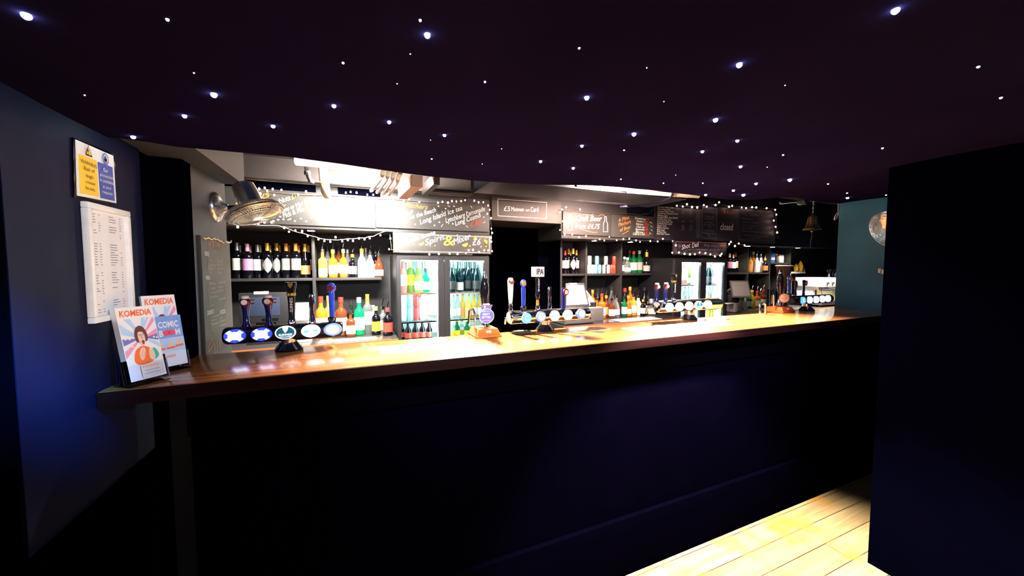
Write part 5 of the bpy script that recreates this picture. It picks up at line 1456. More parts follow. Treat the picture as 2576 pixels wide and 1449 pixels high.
        h = MB().lathe([(0, 0), (0.012, 0), (0.012, L * .1), (0.010, L * .2), (0.010, L * .6), (0.014, L * .9), (0.010, L), (0, L)], (x, y, zb), 14, sy=0.8).build('tap_handle', M_NAVYPL, root)
        MB().disc((x + 0.010, y - 0.016, Z(.80)), (0.2, -1, 0), L * .17, 0.008, 16).build('badge_rim', M_MAROON, h)
        MB().disc((x + 0.010, y - 0.0175, Z(.80)), (0.2, -1, 0), L * .11, 0.003, 16).build('badge', M_FOAM, h)
    return h

def badge(root, c, rx, rz, kind):
    n = Vector((0, -1, 0.10)).normalized()
    ex, ez = Vector((1, 0, 0)), Vector((0, 0.1, 1)).normalized()
    def plate(name, m, s_, dy, th, par):
        b = MB()
        b.poly(ring_pts(c + n * dy, ex, ez, rx * s_, rz * s_), th, n)
        return b.build(name, m, par)
    if kind == 'mug':
        p = plate('badge', E_BLUE, 1.0, 0.010, 0.016, root)
        ink = Ink()
        for k in range(4):
            a = PI / 2 * k + PI / 4
            ink.poly([c + n * 0.0105 + ex * (rx * r * math.cos(a + d)) + ez * (rz * r * math.sin(a + d)) for r, d in ((0.45, -0.4), (0.72, -0.36), (0.95, -0.27), (0.95, 0.27), (0.72, 0.36), (0.45, 0.4))], n, 0.0006)
        ink.blob(c + n * 0.0105, ex, n, rx * 0.62, rz * 0.60, 20, 0.0012)
        ink.build('badge_emblem', E_WHITE, p)
    elif kind == 'stout':
        p = plate('badge', E_WHITE, 1.04, 0.009, 0.016, root)
        q = plate('badge_field', E_TEAL, 0.93, 0.0105, 0.004, p)
        ink = Ink()
        ink.text('GUINNESS', c + n * 0.0105 - ex * rx * .68 - ez * rz * .45, ex, n, rx * 1.36, rz * .30, 0, 0.0008)
        ink.poly([c + n * 0.0105 + ex * rx * u + ez * rz * v for u, v in ((-0.30, 0.86), (0.30, 0.86), (0.22, 0.40), (0.0, -0.05), (-0.22, 0.40))], n, 0.0008)
        ink.stroke([c + n * 0.0105 + ex * rx * u + ez * rz * v for u, v in ((-0.55, -0.62), (0, -0.68), (0.55, -0.62))], 0.0022, n, 0.0008)
        ink.build('badge_emblem', E_WHITE, p)
    else:
        m_, mi = {'white': (E_WHITE, E_SKY), 'sky': (E_SKY, E_WHITE), 'pale': (E_PALE, E_WHITE), 'blue': (E_BLUE, E_WHITE)}[kind]
        p = plate('badge', m_, 1.0, 0.010, 0.016, root)
        ink = Ink()
        if kind == 'white':
            ink.poly([c + n * 0.0102 + ex * rx * u + ez * rz * v for u, v in ((-0.8, -0.1), (-0.5, 0.25), (-0.35, 0.0), (-0.2, 0.2), (-0.15, -0.15), (-0.6, -0.3))], n, 0.0006)
            ink.poly([c + n * 0.0102 + ex * rx * u + ez * rz * v for u, v in ((0.8, 0.05), (0.6, 0.3), (0.4, 0.05), (0.25, 0.25), (0.2, -0.1), (0.6, -0.2))], n, 0.0006)
        elif kind == 'sky':
            ink.text('C', c + n * 0.0102 - ex * rx * .4 - ez * rz * .5, ex, n, rx * .8, rz * 1.0, 0, 0.0006)
        else:
            ink.blob(c + n * 0.0102, ex, n, rx * .72, rz * .72, 20, 0.0006)
        ink.build('badge_emblem', mi, p)
    MB().sphere(c + ez * (-rz * 1.02) + n * 0.006, 0.0035, 8, 6).build('badge_screw', M_CHROME, p)

def beer_font(label, ends, rad, m, ped, badges, handles, Y=YFONT, mped=None, brx=None, brz=None):
    (xa, ya), (xb, yb_) = ends
    a, b_ = at(xa, ya, Y=Y), at(xb, yb_, Y=Y)
    zc = (a.z + b_.z) / 2
    px_ = at(ped, 830, Y=Y).x
    root = thing('beer_font', (px_, Y, ZT), label, 'beer taps')
    # horizontal manifold: a rounded trough shape
    b = MB()
    prof = []
    nseg = 22
    n1_ = []
    for i in range(nseg):
        t = 2 * PI * i / nseg
        n1_.append((rad * 1.05 * math.cos(t), rad * math.sin(t) * (1.0 if math.sin(t) > 0 else 1.05)))
    xs = [(a.x, 0.0), (a.x, 0.80), (a.x + 0.004, 0.93), (a.x + 0.012, 1.0), (b_.x - 0.012, 1.0), (b_.x - 0.004, 0.93), (b_.x, 0.80), (b_.x, 0.0)]
    rings = []
    for x, s_ in xs:
        rings.append([b.bm.verts.new((x, Y + p * max(s_, .001), zc + q_ * max(s_, .001))) for p, q_ in n1_])
    for r0_, r1_ in zip(rings, rings[1:]):
        for i in range(nseg):
            j = (i + 1) % nseg
            b.bm.faces.new((r0_[i], r0_[j], r1_[j], r1_[i]))
    b.build('manifold', m, root)
    MB().lathe([(0.0, 0.014), (0.030, 0.014), (0.030, zc - ZT - rad * .7), (0, zc - ZT - rad * .7)], (px_, Y, ZT), 20).build('pedestal', mped or M_CHROME, root)
    MB().lathe([(0, 0.0), (0.050, 0.0), (0.052, 0.006), (0.046, 0.014), (0.034, 0.030), (0.0315, 0.034), (0, 0.034)], (px_, Y, ZT), 24).build('foot', M_BLKGLOSS, root)
    for bx_, by_, kd in badges:
        c = at(bx_, by_, Y=Y - rad)
        badge(root, Vector((c.x, Y - rad * 1.02, zc + (c.z - zc))), brx, brz, kd)
    for hx, hb, ht, kd, *ex in handles:
        zb = zc + rad * .93
        c = at(hx, ht, Y=Y)
        font_handle(root, kd, at(hx, hb, Y=Y).x, Y, zb, c.z, ex[0] if ex else None)
        MB().tube([(c.x, Y + rad * .7, zc - rad * .3), (c.x, Y + rad + 0.035, zc - rad * .4), (c.x, Y + rad + 0.045, zc - rad * 1.3)], 0.0065, 8).build('spout', M_CHROME, root)
    return root
beer_font('black five tap beer font with lit oval badges standing nearest the pier', ((564, 845), (863, 827)), 0.0335, M_BLKGLOSS, 726,
          [(592, 845, 'mug'), (659, 840.5, 'mug'), (719, 836.5, 'stout'), (782.5, 832, 'white'), (837.5, 828.5, 'pale')],
          [(620, 828, 744, 'ball'), (677, 826, 742, 'ball'), (735, 822, 710, 'stout'), (786, 812, 740, 'slim'), (835.5, 808, 713, 'blue')], brx=0.0345, brz=0.0255)
beer_font('chrome five tap beer font with lit round badges and IPA handle before the dark doorway', ((1279, 800), (1479, 786)), 0.0345, M_CHROME, 1371,
          [(1323.5, 800, 'sky'), (1360, 796.5, 'pale'), (1394.7, 794, 'white'), (1428, 791.8, 'white'), (1461, 789.5, 'pale')],
          [(1284.5, 781, 699, 'white'), (1316.5, 778, 704.5, 'blue', 'gold'), (1352.5, 777, 673, 'cube'), (1382.5, 776, 721.5, 'slim'), (1417, 774, 724, 'pub')], brx=0.026, brz=0.027)
beer_font('bright chrome beer font in the glare of the second fridge', ((1652, 773), (1808, 762)), 0.038, M_CHROME, 1733,
          [(1683, 773, 'white'), (1708, 771.5, 'white'), (1733, 769.5, 'white'), (1757, 768, 'stout'), (1780, 766, 'white')],
          [(1651, 758, 712, 'ball'), (1674, 757, 711, 'ball'), (1694, 756, 689, 'stout')], brx=0.028, brz=0.026)
beer_font('black beer font with a row of white lit badges beyond the far hand pump', ((1987, 756), (2087, 750)), 0.034, M_GUNMETAL, 2027,
          [(2018.7, 755.5, 'sky'), (2036, 754.5, 'white'), (2052, 753.5, 'white'), (2067.7, 752, 'white'), (2082, 751, 'white')],
          [(1984.5, 741, 693, 'blue', 'gold'), (1994, 740, 688, 'stout'), (2000.5, 740, 705.5, 'slim'), (2021, 743, 704, 'pub')], brx=0.024, brz=0.026)
tr = thing('drip_tray', at(1312, 836, Y=1.715), 'round black drip mat on the bar below the chrome tap font', 'drip tray')
c = at(1313, 838, Z=ZT); c.y = 1.71
ORG[tr.name] = Vector((c.x, 1.70, ZT)); tr.location = ORG[tr.name]
MB().lathe([(0, 0.001), (0.052, 0.001), (0.055, 0.004), (0.052, 0.008), (0.046, 0.005), (0, 0.005)], (c.x, 1.70, ZT), 28).build('tray', M_BLKPL, tr)

# ------------------------------------------------------------------ cask hand pumps
def hand_pump(label, front, dims, m_box, clip, clip_r, m_clip, lever_top, words):
    f = at(*front, Z=ZT)
    w_, d_ = dims
    x, y = f.x, f.y
    root = thing('hand_pump', (x + w_ / 2, y + d_ / 2, ZT), label, 'hand pump')
    z = ZT
    MB().box((x, y, z), (x + w_, y + d_, z + 0.012), 0.003).box((x + 0.006, y + 0.006, z + 0.012), (x + w_ - 0.006, y + d_ - 0.006, z + 0.020), 0.002).build('plinth', m_box, root)
    b = MB()
    zt_ = z + 0.040
    lo = [(x + 0.008, y + 0.008), (x + w_ - 0.008, y + 0.008), (x + w_ - 0.008, y + d_ - 0.008), (x + 0.008, y + d_ - 0.008)]
    hi = [(x + 0.016, y + 0.018), (x + w_ - 0.016, y + 0.018), (x + w_ - 0.016, y + d_ - 0.018), (x + 0.016, y + d_ - 0.018)]
    vl = [b.bm.verts.new((p[0], p[1], z + 0.020)) for p in lo]
    vh = [b.bm.verts.new((p[0], p[1], zt_)) for p in hi]
    b.bm.faces.new(vl[::-1]); b.bm.faces.new(vh)
    for i in range(4):
        j = (i + 1) % 4
        b.bm.faces.new((vl[i], vl[j], vh[j], vh[i]))
    b.build('wooden_box', m_box, root)
    cx, cy = x + w_ * .5, y + d_ * .5
    MB().box((cx - 0.012, y + 0.0095, z + 0.022), (cx + 0.012, y + 0.0125, z + 0.034)).build('plate', M_WHITE, root)
    MB().lathe([(0, 0), (0.030, 0), (0.032, 0.006), (0.016, 0.012), (0.012, 0.030), (0.012, 0.055), (0, 0.056)], (cx, cy, zt_), 18).build('collar', M_CHROME, root)
    lt = at(*lever_top, Y=cy)
    L = lt.z - zt_ - 0.05
    MB().lathe([(0, 0), (0.009, 0), (0.011, L * .2), (0.020, L * .42), (0.024, L * .58), (0.021, L * .74), (0.012, L * .86), (0, L * .87)], (cx, cy, zt_ + 0.05), 16, M=Matrix.Rotation(math.atan2(lt.x - cx, L) * 1.0, 4, 'Y')).build('lever', M_BLKGLOSS, root)
    tip = Vector((cx + (lt.x - cx) * .92, cy, zt_ + 0.05 + L * .86))
    MB().lathe([(0, 0), (0.012, 0), (0.011, L * .06), (0.008, L * .10), (0.006, L * .14), (0, L * .15)], tip, 14).build('chrome_tip', M_CHROME, root)
    # swan neck
    MB().tube([(x + 0.02, cy + 0.01, zt_), (x + 0.018, cy + 0.01, zt_ + 0.07), (x + 0.008, cy + 0.01, zt_ + 0.095), (x - 0.008, cy + 0.01, zt_ + 0.085), (x - 0.014, cy + 0.01, zt_ + 0.02)], 0.006, 8).build('swan_neck', M_CHROME, root)
    # pump clip
    c = at(*clip, Y=cy - 0.028)
    n = (CAM - c); n.z = 0; n.normalize()
    n = (n * 0.5 + NY * 0.5).normalized()
    cp = MB().disc(c, n, clip_r, 0.006, 30).build('pump_clip', m_clip, root)
    e = Vector((0, 0, 1)).cross(n)
    ink = Ink()
    ink.stroke([c + e * clip_r * .98 * math.cos(t) + Vector((0, 0, clip_r * .98 * math.sin(t))) for t in [2 * PI * i / 30 for i in range(31)]], 0.003, n, 0.0012)
    for s_, w__, dz, hh in words:
        ink.text(s_, c - e * w__ / 2 + Vector((0, 0, dz)), e, n, w__, hh, 0, 0.0012, 0.02 if hh > 0.008 else 0)
    if not words:
        for v_, ln in ((0.020, 0.018), (0.014, 0.010), (0.0, 0.046), (-0.002, 0.046), (-0.014, 0.014), (-0.020, 0.010)):
            ink.stroke([c - e * ln / 2 + Vector((0, 0, v_)), c + e * ln / 2 + Vector((0, 0, v_))], 0.0022, n, 0.0012)
    ink.build('lettering', M_CHWHITE if m_clip is not M_FOAM else M_CHORANGE, cp)
    MB().tube([c - n * 0.006, Vector((cx, cy, zt_ + 0.04))], 0.006, 8).build('clip_bracket', M_CHROME, root)
    return root, cp, c, n, e
M_CLIPB = mat('blue pump clip', (0.10, 0.16, 0.62), 0.35)
hp, cp, c, n, e = hand_pump('wooden based hand pump with round blue best bitter clip, in front of the first fridge', (1199, 852.5), (0.130, 0.150), M_ORWOOD, (1224, 795), 0.037, M_CLIPB, (1219, 684), (('BEST', 0.036, 0.004, 0.0105), ('BITTER', 0.044, -0.011, 0.0105), ('CASK CONDITIONED', 0.042, -0.024, 0.004), ('BREWED IN BRITAIN', 0.044, 0.021, 0.004)))
b = MB()
b.poly([c + e * u + Vector((0, 0, v)) - n * 0.001 for u, v in ((-0.022, 0.030), (0.022, 0.030), (0.030, 0.054), (0.020, 0.054), (0.016, 0.062), (-0.016, 0.062), (-0.020, 0.054), (-0.030, 0.054))], 0.005, n)
b.build('clip_crest', mat('violet crest', (0.16, 0.15, 0.36), 0.35), cp)
ink = Ink()
ink.poly([c + e * u + Vector((0, 0, v)) for u, v in ((-0.016, 0.054), (0.016, 0.054), (0.016, 0.062), (-0.016, 0.062))], n, 0.0012)
ink.poly([c + e * u + Vector((0, 0, v)) for u, v in ((-0.014, 0.040), (-0.005, 0.040), (-0.003, 0.050), (-0.012, 0.050))], n, 0.0012)
ink.build('crest_emblem', M_FOAM, cp)
hand_pump('orange wooden hand pump with cream oval clip near the far end of the bar', (1970, 788), (0.15, 0.14), mat('bright orange pump wood', (0.75, 0.13, 0.03), 0.25), (1973, 750), 0.034, M_FOAM, (1964, 678), ())
sw = thing('swan_neck_spout', at(1923, 786, Y=1.72), 'bare chrome swan neck spout on the bar beside the orange hand pump', 'beer spout')
p = at(1925, 784, Y=1.70); q_ = at(1911.5, 786, Y=1.70)
MB().tube([(p.x, 1.70, ZT + 0.0), (p.x, 1.70, ZT + 0.055), (p.x - 0.006, 1.70, ZT + 0.075), ((p.x + q_.x) / 2, 1.70, ZT + 0.084), (q_.x + 0.004, 1.70, ZT + 0.074), (q_.x, 1.70, ZT + 0.050), (q_.x, 1.70, ZT + 0.006)], 0.007, 10).build('spout', M_CHROME, sw)
MB().lathe([(0, 0), (0.016, 0), (0.016, 0.006), (0.009, 0.008), (0, 0.008)], (p.x, 1.70, ZT), 16).build('base_flange', M_CHROME, sw)

# ------------------------------------------------------------------ tills and back counter things
def monitor_front(label, x0, x1, zb, zt, y, m_scr):
    t = thing('till_monitor', ((x0 + x1) / 2, y + 0.04, ZC), label, 'till')
    MB().box((x0, y, zb), (x1, y + 0.035, zt), 0.008).build('casing', M_BLKPL, t)
    MB().box((x0 + 0.045, y - 0.002, zb + 0.055), (x1 - 0.055, y + 0.004, zt - 0.035), 0.001).build('screen', m_scr, t)
    MB().box((x0 + 0.10, y - 0.004, zt - 0.012), (x1 - 0.13, y + 0.02, zt + 0.010), 0.004).build('light_bar', M_WHITE, t)
    MB().box((x0 + 0.15, y - 0.003, zb + 0.015), (x0 + 0.26, y + 0.002, zb + 0.035), 0.001).build('brand_strip', M_BLKGLOSS, t)
    MB().box((x0 + 0.10, y + 0.03, ZC), (x1 - 0.10, y + 0.10, zb + 0.12), 0.01).box((x0 + 0.05, y - 0.02, ZC), (x1 - 0.05, y + 0.16, ZC + 0.02), 0.005).build('stand', M_BLKPL, t)
    return t
a, c = at(602, 815, Y=3.42), at(723, 735, Y=3.42)
monitor_front('black till screen switched off behind the draught taps nearest the pier', a.x, c.x, a.z, c.z, 3.42, M_SCREEN)
cr = thing('card_reader', at(760, 812, Y=3.40), 'white card reader tilted on its charging cradle beside the switched off till', 'card reader')
a, c = at(743, 813, Y=3.40), at(777, 765, Y=3.40)
ORG[cr.name] = Vector(((a.x + c.x) / 2, 3.40, ZC)); cr.location = ORG[cr.name]
MB().box((a.x - 0.01, 3.36, ZC), (c.x + 0.015, 3.46, ZC + 0.03), 0.006).box((a.x, 3.40, ZC + 0.03), (c.x, 3.46, a.z + 0.05), 0.008).build('cradle', M_WHITE, cr)
MR = Matrix.Translation(((a.x + c.x) / 2, 3.39, a.z + 0.02)) @ Matrix.Rotation(math.radians(-22), 4, 'X')
wv = (c.x - a.x) / 2
hd = MB().box((-wv, -0.012, 0), (wv, 0.012, c.z - a.z), 0.008, M=MR).build('handset', M_WHITE, cr)
MB().box((-wv * .6, -0.0145, (c.z - a.z) * .5), (wv * .6, -0.0115, (c.z - a.z) * .85), 0.0008, M=MR).build('display', mat('reader display', (0.6, 0.65, 0.75), 0.3), hd)
MB().tube([(c.x, 3.42, ZC + 0.05), (c.x + 0.04, 3.42, ZC + 0.11), (c.x + 0.06, 3.42, ZC + 0.06), (c.x + 0.045, 3.42, ZC + 0.006)], 0.003, 6).build('cable', M_GREYPL, cr)
rn = MB()
q = [at(803, 864, Z=ZC), at(949, 855, Z=ZC), at(946, 847.5, Z=ZC), at(808, 855, Z=ZC)]
ys_ = max(YC + 0.015, (q[0].y + q[1].y) / 2)
tag(MB().box((q[0].x, ys_, ZC + 0.0005), (q[1].x, ys_ + 0.13, ZC + 0.006), 0.003).build('bar_runner', M_RUNNER), 'pale blue bar runner in front of the bottles beside the first fridge', 'bar mat')
q = [at(1541, 806, Z=ZC), at(1636, 800, Z=ZC)]
tag(MB().box((q[0].x, YC + 0.03, ZC + 0.0005), (q[1].x + 0.05, YC + 0.22, ZC + 0.008), 0.003).build('bar_runner', M_RUNNER), 'pale blue bar runner between the cash drawer and the second fridge', 'bar mat')
# paper mats on the bar top
M_MAT = mat('white counter mat', (0.72, 0.72, 0.76), 0.35)
M_MATE = mat('grey mat border', (0.30, 0.32, 0.36), 0.5)
for pxs, lb in ((((949, 873.5), (961, 892.5), (1190, 872), (1160, 858)), 'white printed counter mat on the bar in front of the first fridge'), (((1562, 826.5), (1615, 838), (1840, 815), (1770, 807)), 'white counter mat on the bar in front of the second fridge')):
    P_ = [at(x, y, Z=ZT) for x, y in pxs]
    xa, xb = (P_[0].x + P_[1].x) / 2, (P_[2].x + P_[3].x) / 2
    ya, yb_ = P_[1].y, P_[0].y
    t = thing('counter_mat', ((xa + xb) / 2, (ya + yb_) / 2, ZT), lb, 'bar mat')
    MB().box((xa, ya, ZT), (xb, yb_, ZT + 0.0015)).build('border', M_MATE, t)
    MB().box((xa + 0.014, ya + 0.006, ZT + 0.0005), (xb - 0.006, yb_ - 0.006, ZT + 0.0022)).build('printed_face', M_MAT, t)

# middle till: drawer, tilted bright screen, second box, card reader
a, c = at(1421, 817, Y=3.27), at(1496, 784, Y=3.27)
dr = thing('cash_drawer', ((a.x + c.x) / 2, 3.42, ZC), 'grey cash drawer under the bright till screen', 'cash drawer')
MB().box((a.x, 3.27, ZC + 0.008), (c.x, 3.64, ZC + 0.125), 0.006).build('drawer_body', M_GREYPL, dr)
MB().box((a.x + 0.012, 3.262, ZC + 0.018), (c.x - 0.012, 3.272, ZC + 0.112), 0.003).build('drawer_front', M_GREYPL, dr)
MB().box((a.x + 0.06, 3.260, ZC + 0.078), (c.x - 0.10, 3.264, ZC + 0.084)).build('slip_slot', M_BLKPL, dr)
MB().disc((c.x - 0.06, 3.260, ZC + 0.062), NY, 0.009, 0.004, 14).build('lock', M_CHROME, dr)
tm = thing('till_monitor', ((a.x + c.x) / 2, 3.42, ZC + 0.125), 'tilted till with glowing white screen standing on the cash drawer', 'till')
cx = at(1449, 745, Y=3.32).x
MT = Matrix.Translation((cx + 0.01, 3.30, at(1449, 774, Y=3.32).z)) @ Matrix.Rotation(math.radians(-14), 4, 'X')
hw = 0.135
hh = 0.27
cs = MB()
v = [cs.bm.verts.new(MT @ Vector(p)) for p in ((-hw * 1.12, 0, 0), (hw * 1.12, 0, 0), (hw * .92, 0, hh), (-hw * .82, 0, hh), (-hw * 1.05, 0.05, 0), (hw * 1.05, 0.05, 0), (hw * .85, 0.04, hh), (-hw * .75, 0.04, hh))]
for f in ((0, 1, 2, 3), (4, 7, 6, 5), (0, 4, 5, 1), (1, 5, 6, 2), (2, 6, 7, 3), (3, 7, 4, 0)):
    cs.bm.faces.new([v[i] for i in f])
cs.build('casing', M_STEEL, tm, smooth=False)
cs = MB(); cs.poly([MT @ Vector(p) for p in ((-hw * 1.0, -0.002, 0.035), (hw * .98, -0.002, 0.035), (hw * .80, -0.002, hh - 0.025), (-hw * .70, -0.002, hh - 0.025))], 0.003, MT.to_3x3() @ Vector((0, -1, 0)))
cs.build('screen', M_SCREENW, tm)
MB().box((cx - 0.06, 3.33, ZC + 0.126), (cx + 0.08, 3.46, at(1449, 774, Y=3.32).z + 0.10), 0.01).build('stand', M_GREYPL, tm)
MB().box((cx - 0.05, 3.36, at(1449, 714, Y=3.36).z - 0.008), (cx + 0.04, 3.40, at(1449, 713, Y=3.36).z + 0.004), 0.004).build('speaker_bar', M_WHITE, tm)
a2, c2 = at(1481, 812, Y=3.42), at(1513, 786, Y=3.42)
pr = thing('receipt_printer', ((c.x + c2.x) / 2, 3.55, ZC), 'dark grey receipt printer beside the cash drawer', 'printer')
MB().box((c.x + 0.012, 3.40, ZC), (c2.x + 0.02, 3.66, ZC + 0.15), 0.01).build('body', M_GREYPL, pr)
MB().box((c.x + 0.03, 3.42, ZC + 0.15), (c2.x + 0.005, 3.55, ZC + 0.157), 0.002).build('lid', M_WHITE, pr)
def reader(label, px0, px1, py0, py1, Y, tilt, zfoot):
    a_, c_ = at(px0, py1, Y=Y), at(px1, py0, Y=Y)
    t = thing('card_reader', ((a_.x + c_.x) / 2, Y, zfoot), label, 'card reader')
    wv_ = (c_.x - a_.x) / 2
    M_ = Matrix.Translation(((a_.x + c_.x) / 2, Y, a_.z + 0.01)) @ Matrix.Rotation(tilt, 4, 'Y') @ Matrix.Rotation(math.radians(-25), 4, 'X')
    h_ = MB().box((-0.040, -0.014, 0), (0.040, 0.014, 0.17), 0.010, M=M_).build('handset', M_WHITE, t)
    MB().box((-0.028, -0.0165, 0.09), (0.028, -0.0135, 0.155), 0.001, M=M_).build('display', M_GREYPL, h_)
    MB().box(((a_.x + c_.x) / 2 - 0.035, Y - 0.03, zfoot), ((a_.x + c_.x) / 2 + 0.035, Y + 0.10, a_.z + 0.035), 0.008).build('cradle', M_BLKPL, t)
    return t
reader('white card reader leaning beside the glowing till screen', 1477, 1504, 735, 768, 3.47, math.radians(-28), ZC + 0.157)
# far till
a, c = at(1826, 789, Y=3.28), at(1864, 770, Y=3.28)
dr = thing('cash_drawer', ((a.x + c.x) / 2, 3.45, ZC), 'dark grey cash drawer right beside the second fridge', 'cash drawer')
a.x = 4.64
MB().box((a.x, 3.28, ZC + 0.01), (c.x, 3.66, ZC + 0.13), 0.006).build('drawer_body', M_GREYPL, dr)
MB().box((a.x + 0.012, 3.272, ZC + 0.02), (c.x - 0.012, 3.282, ZC + 0.12), 0.003).build('drawer_front', M_GREYPL, dr)
MB().box((a.x + 0.05, 3.269, ZC + 0.078), (c.x - 0.08, 3.274, ZC + 0.084)).build('slip_slot', M_BLKPL, dr)
MB().disc((c.x - 0.05, 3.270, ZC + 0.065), NY, 0.009, 0.004, 14).build('lock', M_CHROME, dr)
tm = thing('till_monitor', (4.74, 3.45, ZC + 0.13), 'grey till screen seen edge on beside the second fridge', 'till')
zt1 = at(1826, 708, Y=3.36).z
b = MB()
MQ = Matrix.Translation((4.66, 3.32, ZC + 0.21)) @ Matrix.Rotation(math.radians(-30), 4, 'Z') @ Matrix.Rotation(math.radians(-24), 4, 'X')
MB().box((-0.02, 0, 0), (0.22, 0.025, 0.245), 0.006, M=MQ).build('casing', M_GREYPL, tm)
MB().box((-0.005, -0.003, 0.02), (0.205, 0.003, 0.225), 0.001, M=MQ).build('screen', mat('dim grey screen', (0.35, 0.34, 0.33), 0.3), tm)
MB().box((4.66, 3.36, ZC + 0.131), (4.82, 3.50, ZC + 0.23), 0.01).build('stand', M_BLKPL, tm)
reader('white card reader leaning beside the far till', 1843, 1860, 727, 755, 3.50, math.radians(-28), ZC + 0.131)
pp = thing('paper_slips', (at(1852, 768, Y=3.34).x, 3.36, ZC + 0.131), 'loose white paper slips lying on the far cash drawer', 'papers')
xq = c.x
for k, (dx, dy, rz) in enumerate(((-0.20, 3.31, 0.3), (-0.13, 3.34, -0.2))):
    MB().box((-0.07, -0.03, 0), (0.07, 0.03, 0.001), M=Matrix.Translation((xq + dx, dy, ZC + 0.1312 + 0.0015 * k)) @ Matrix.Rotation(rz, 4, 'Z')).build('slip', M_PAPER, pp)

# cartons and jars on the far shelf
z_ = at(1960, 660.5, Y=YS).z + 0.0008
def carton(px0, px1, pt, Y, m, lb, z=z_, name='carton', dep=0.08, lid=None):
    a_, c_ = at(px0, pt, Y=Y), at(px1, pt, Y=Y)
    t = thing(name, ((a_.x + c_.x) / 2, Y, z), lb, name.replace('_', ' '))
    MB().box((a_.x, Y, z), (c_.x, Y + dep, a_.z), 0.003).build('box', m, t)
    MB().box((a_.x + 0.01, Y - 0.001, z + (a_.z - z) * .3), (c_.x - 0.01, Y + 0.001, z + (a_.z - z) * .55)).build('label', L_WHITE, t)
    return t
t = carton(1939.5, 1950.5, 637, 3.88, mat('royal blue card', (0.02, 0.16, 0.65), 0.4), 'blue tea carton with peaked top on the carton shelf')
a, c = at(1939.5, 637, Y=3.88), at(1950.5, 637, Y=3.88)
b = MB()
for y_ in (3.88, 3.96):
    pass
v = [b.bm.verts.new(p) for p in ((a.x, 3.88, a.z), (c.x, 3.88, a.z), (c.x, 3.96, a.z), (a.x, 3.96, a.z), (a.x, 3.92, a.z + 0.03), (c.x, 3.92, a.z + 0.03))]
for f in ((0, 1, 5, 4), (3, 4, 5, 2), (0, 4, 3), (1, 2, 5), (0, 3, 2, 1)):
    b.bm.faces.new([v[i] for i in f])
b.build('peaked_top', MATS['royal blue card'], t, smooth=False)
carton(1951.5, 1957, 638.5, 3.88, mat('orange red card', (0.85, 0.22, 0.04), 0.4), 'slim orange and red carton beside the blue one', dep=0.06)
for px, pt, nm in ((1960, 641, 'nearer'), (1966.2, 642, 'further')):
    x = at(px, 650, Y=3.84).x
    t = thing('storage_jar', (x, 3.84, z_), f'white jar with pale lid on the carton shelf, the {nm} of two from the cartons', 'jar', 'white jars on the carton shelf')
    hz = at(px, pt, Y=3.84).z - z_
    MB().lathe([(0, 0), (0.027, 0), (0.029, 0.004), (0.029, hz * .78), (0.024, hz * .84), (0, hz * .84)], (x, 3.84, z_), 18).build('jar_body', M_WHITE, t)
    MB().lathe([(0, hz * .84), (0.027, hz * .84), (0.027, hz), (0, hz)], (x, 3.84, z_), 18).build('lid', M_GREYPL, t)
# small shelf things
bottle('pear', (X_(1992.5, 3.84), 3.93, ZR4), at(1992.5, 640, Y=3.93).z - ZR4, B_CLEAR, L_CREAM, K_WHITE, 'clear syrup bottle standing on the short shelf by the yellow bags', None, R=0.045)
M_BAG = mat('yellow paper bag', (0.85, 0.48, 0.03), 0.6)
for px, pt, nm, rr_ in ((2002.5, 663, 'smaller yellow paper bag in a glass on the short shelf', 0.035), (2013.5, 656.5, 'taller pointed yellow paper bag on the short shelf', 0.042)):
    x = at(px, 670, Y=3.93).x
    t = thing('paper_bag', (x, 3.93, ZR4), nm, 'paper bag')
    hz = at(px, pt, Y=3.93).z - ZR4
    MB().lathe([(0, 0.003), (rr_ * .8, 0.003), (rr_, hz * .35), (rr_ * 1.05, hz * .55), (rr_ * .55, hz * .82), (rr_ * .2, hz), (0, hz)], (x, 3.93, ZR4), 7).build('bag', M_BAG, t)
def tumbler(x, y, z, h, r, lb, grp=None):
    t = thing('glass_tumbler', (x, y, z), lb, 'glass', grp)
    MB().lathe([(0, 0.006), (r * .78, 0.008), (r * .96, h), (r, h), (r * .84, 0), (0, 0)], (x, y, z), 18).build('bowl', M_TUMBLER, t)
    return t
tumbler(at(2022.5, 676, Y=3.92).x, 3.92, ZR4, at(2022.5, 671, Y=3.92).z - ZR4, 0.032, 'small clear tumbler at the outer end of the short shelf')
# glasses on the counter behind the far pump
for i, (px, pt, y) in enumerate(((1938, 728, 3.45), (1946, 732, 3.36), (1953, 729, 3.48), (1960, 733, 3.38), (1970, 733, 3.29))):
    x = at(px, 750, Y=y).x
    nth = ('first', 'second', 'third', 'fourth', 'fifth')[i]
    tumbler(x, y, ZC, max(0.09, at(px, pt, Y=y).z - ZC), 0.042, f'clear pint glass, {nth} of those crowded behind the orange hand pump', 'clear glasses behind the orange hand pump')
# coffee grinder with round white lid
gx = at(1971, 700, Y=3.5).x
gr = thing('coffee_grinder', (gx, 3.5, ZC), 'coffee grinder with clear hopper and round white lid behind the far taps', 'coffee grinder')
zt_ = at(1971, 667, Y=3.5).z
MB().box((gx - 0.06, 3.44, ZC), (gx + 0.06, 3.62, ZC + 0.30), 0.02).build('body', M_BLKPL, gr)
MB().lathe([(0.05, ZC + 0.30), (0.07, ZC + 0.33), (0.10, zt_ - 0.03), (0.10, zt_ - 0.015)], (gx, 3.5, 0), 24).build('hopper', mat('smoky hopper', (0.10, 0.05, 0.03), 0.15), gr)
MB().lathe([(0, zt_ - 0.018), (0.112, zt_ - 0.018), (0.116, zt_ - 0.008), (0.10, zt_), (0, zt_ + 0.002)], (gx, 3.5, 0), 28).build('lid', M_WHITE, gr)

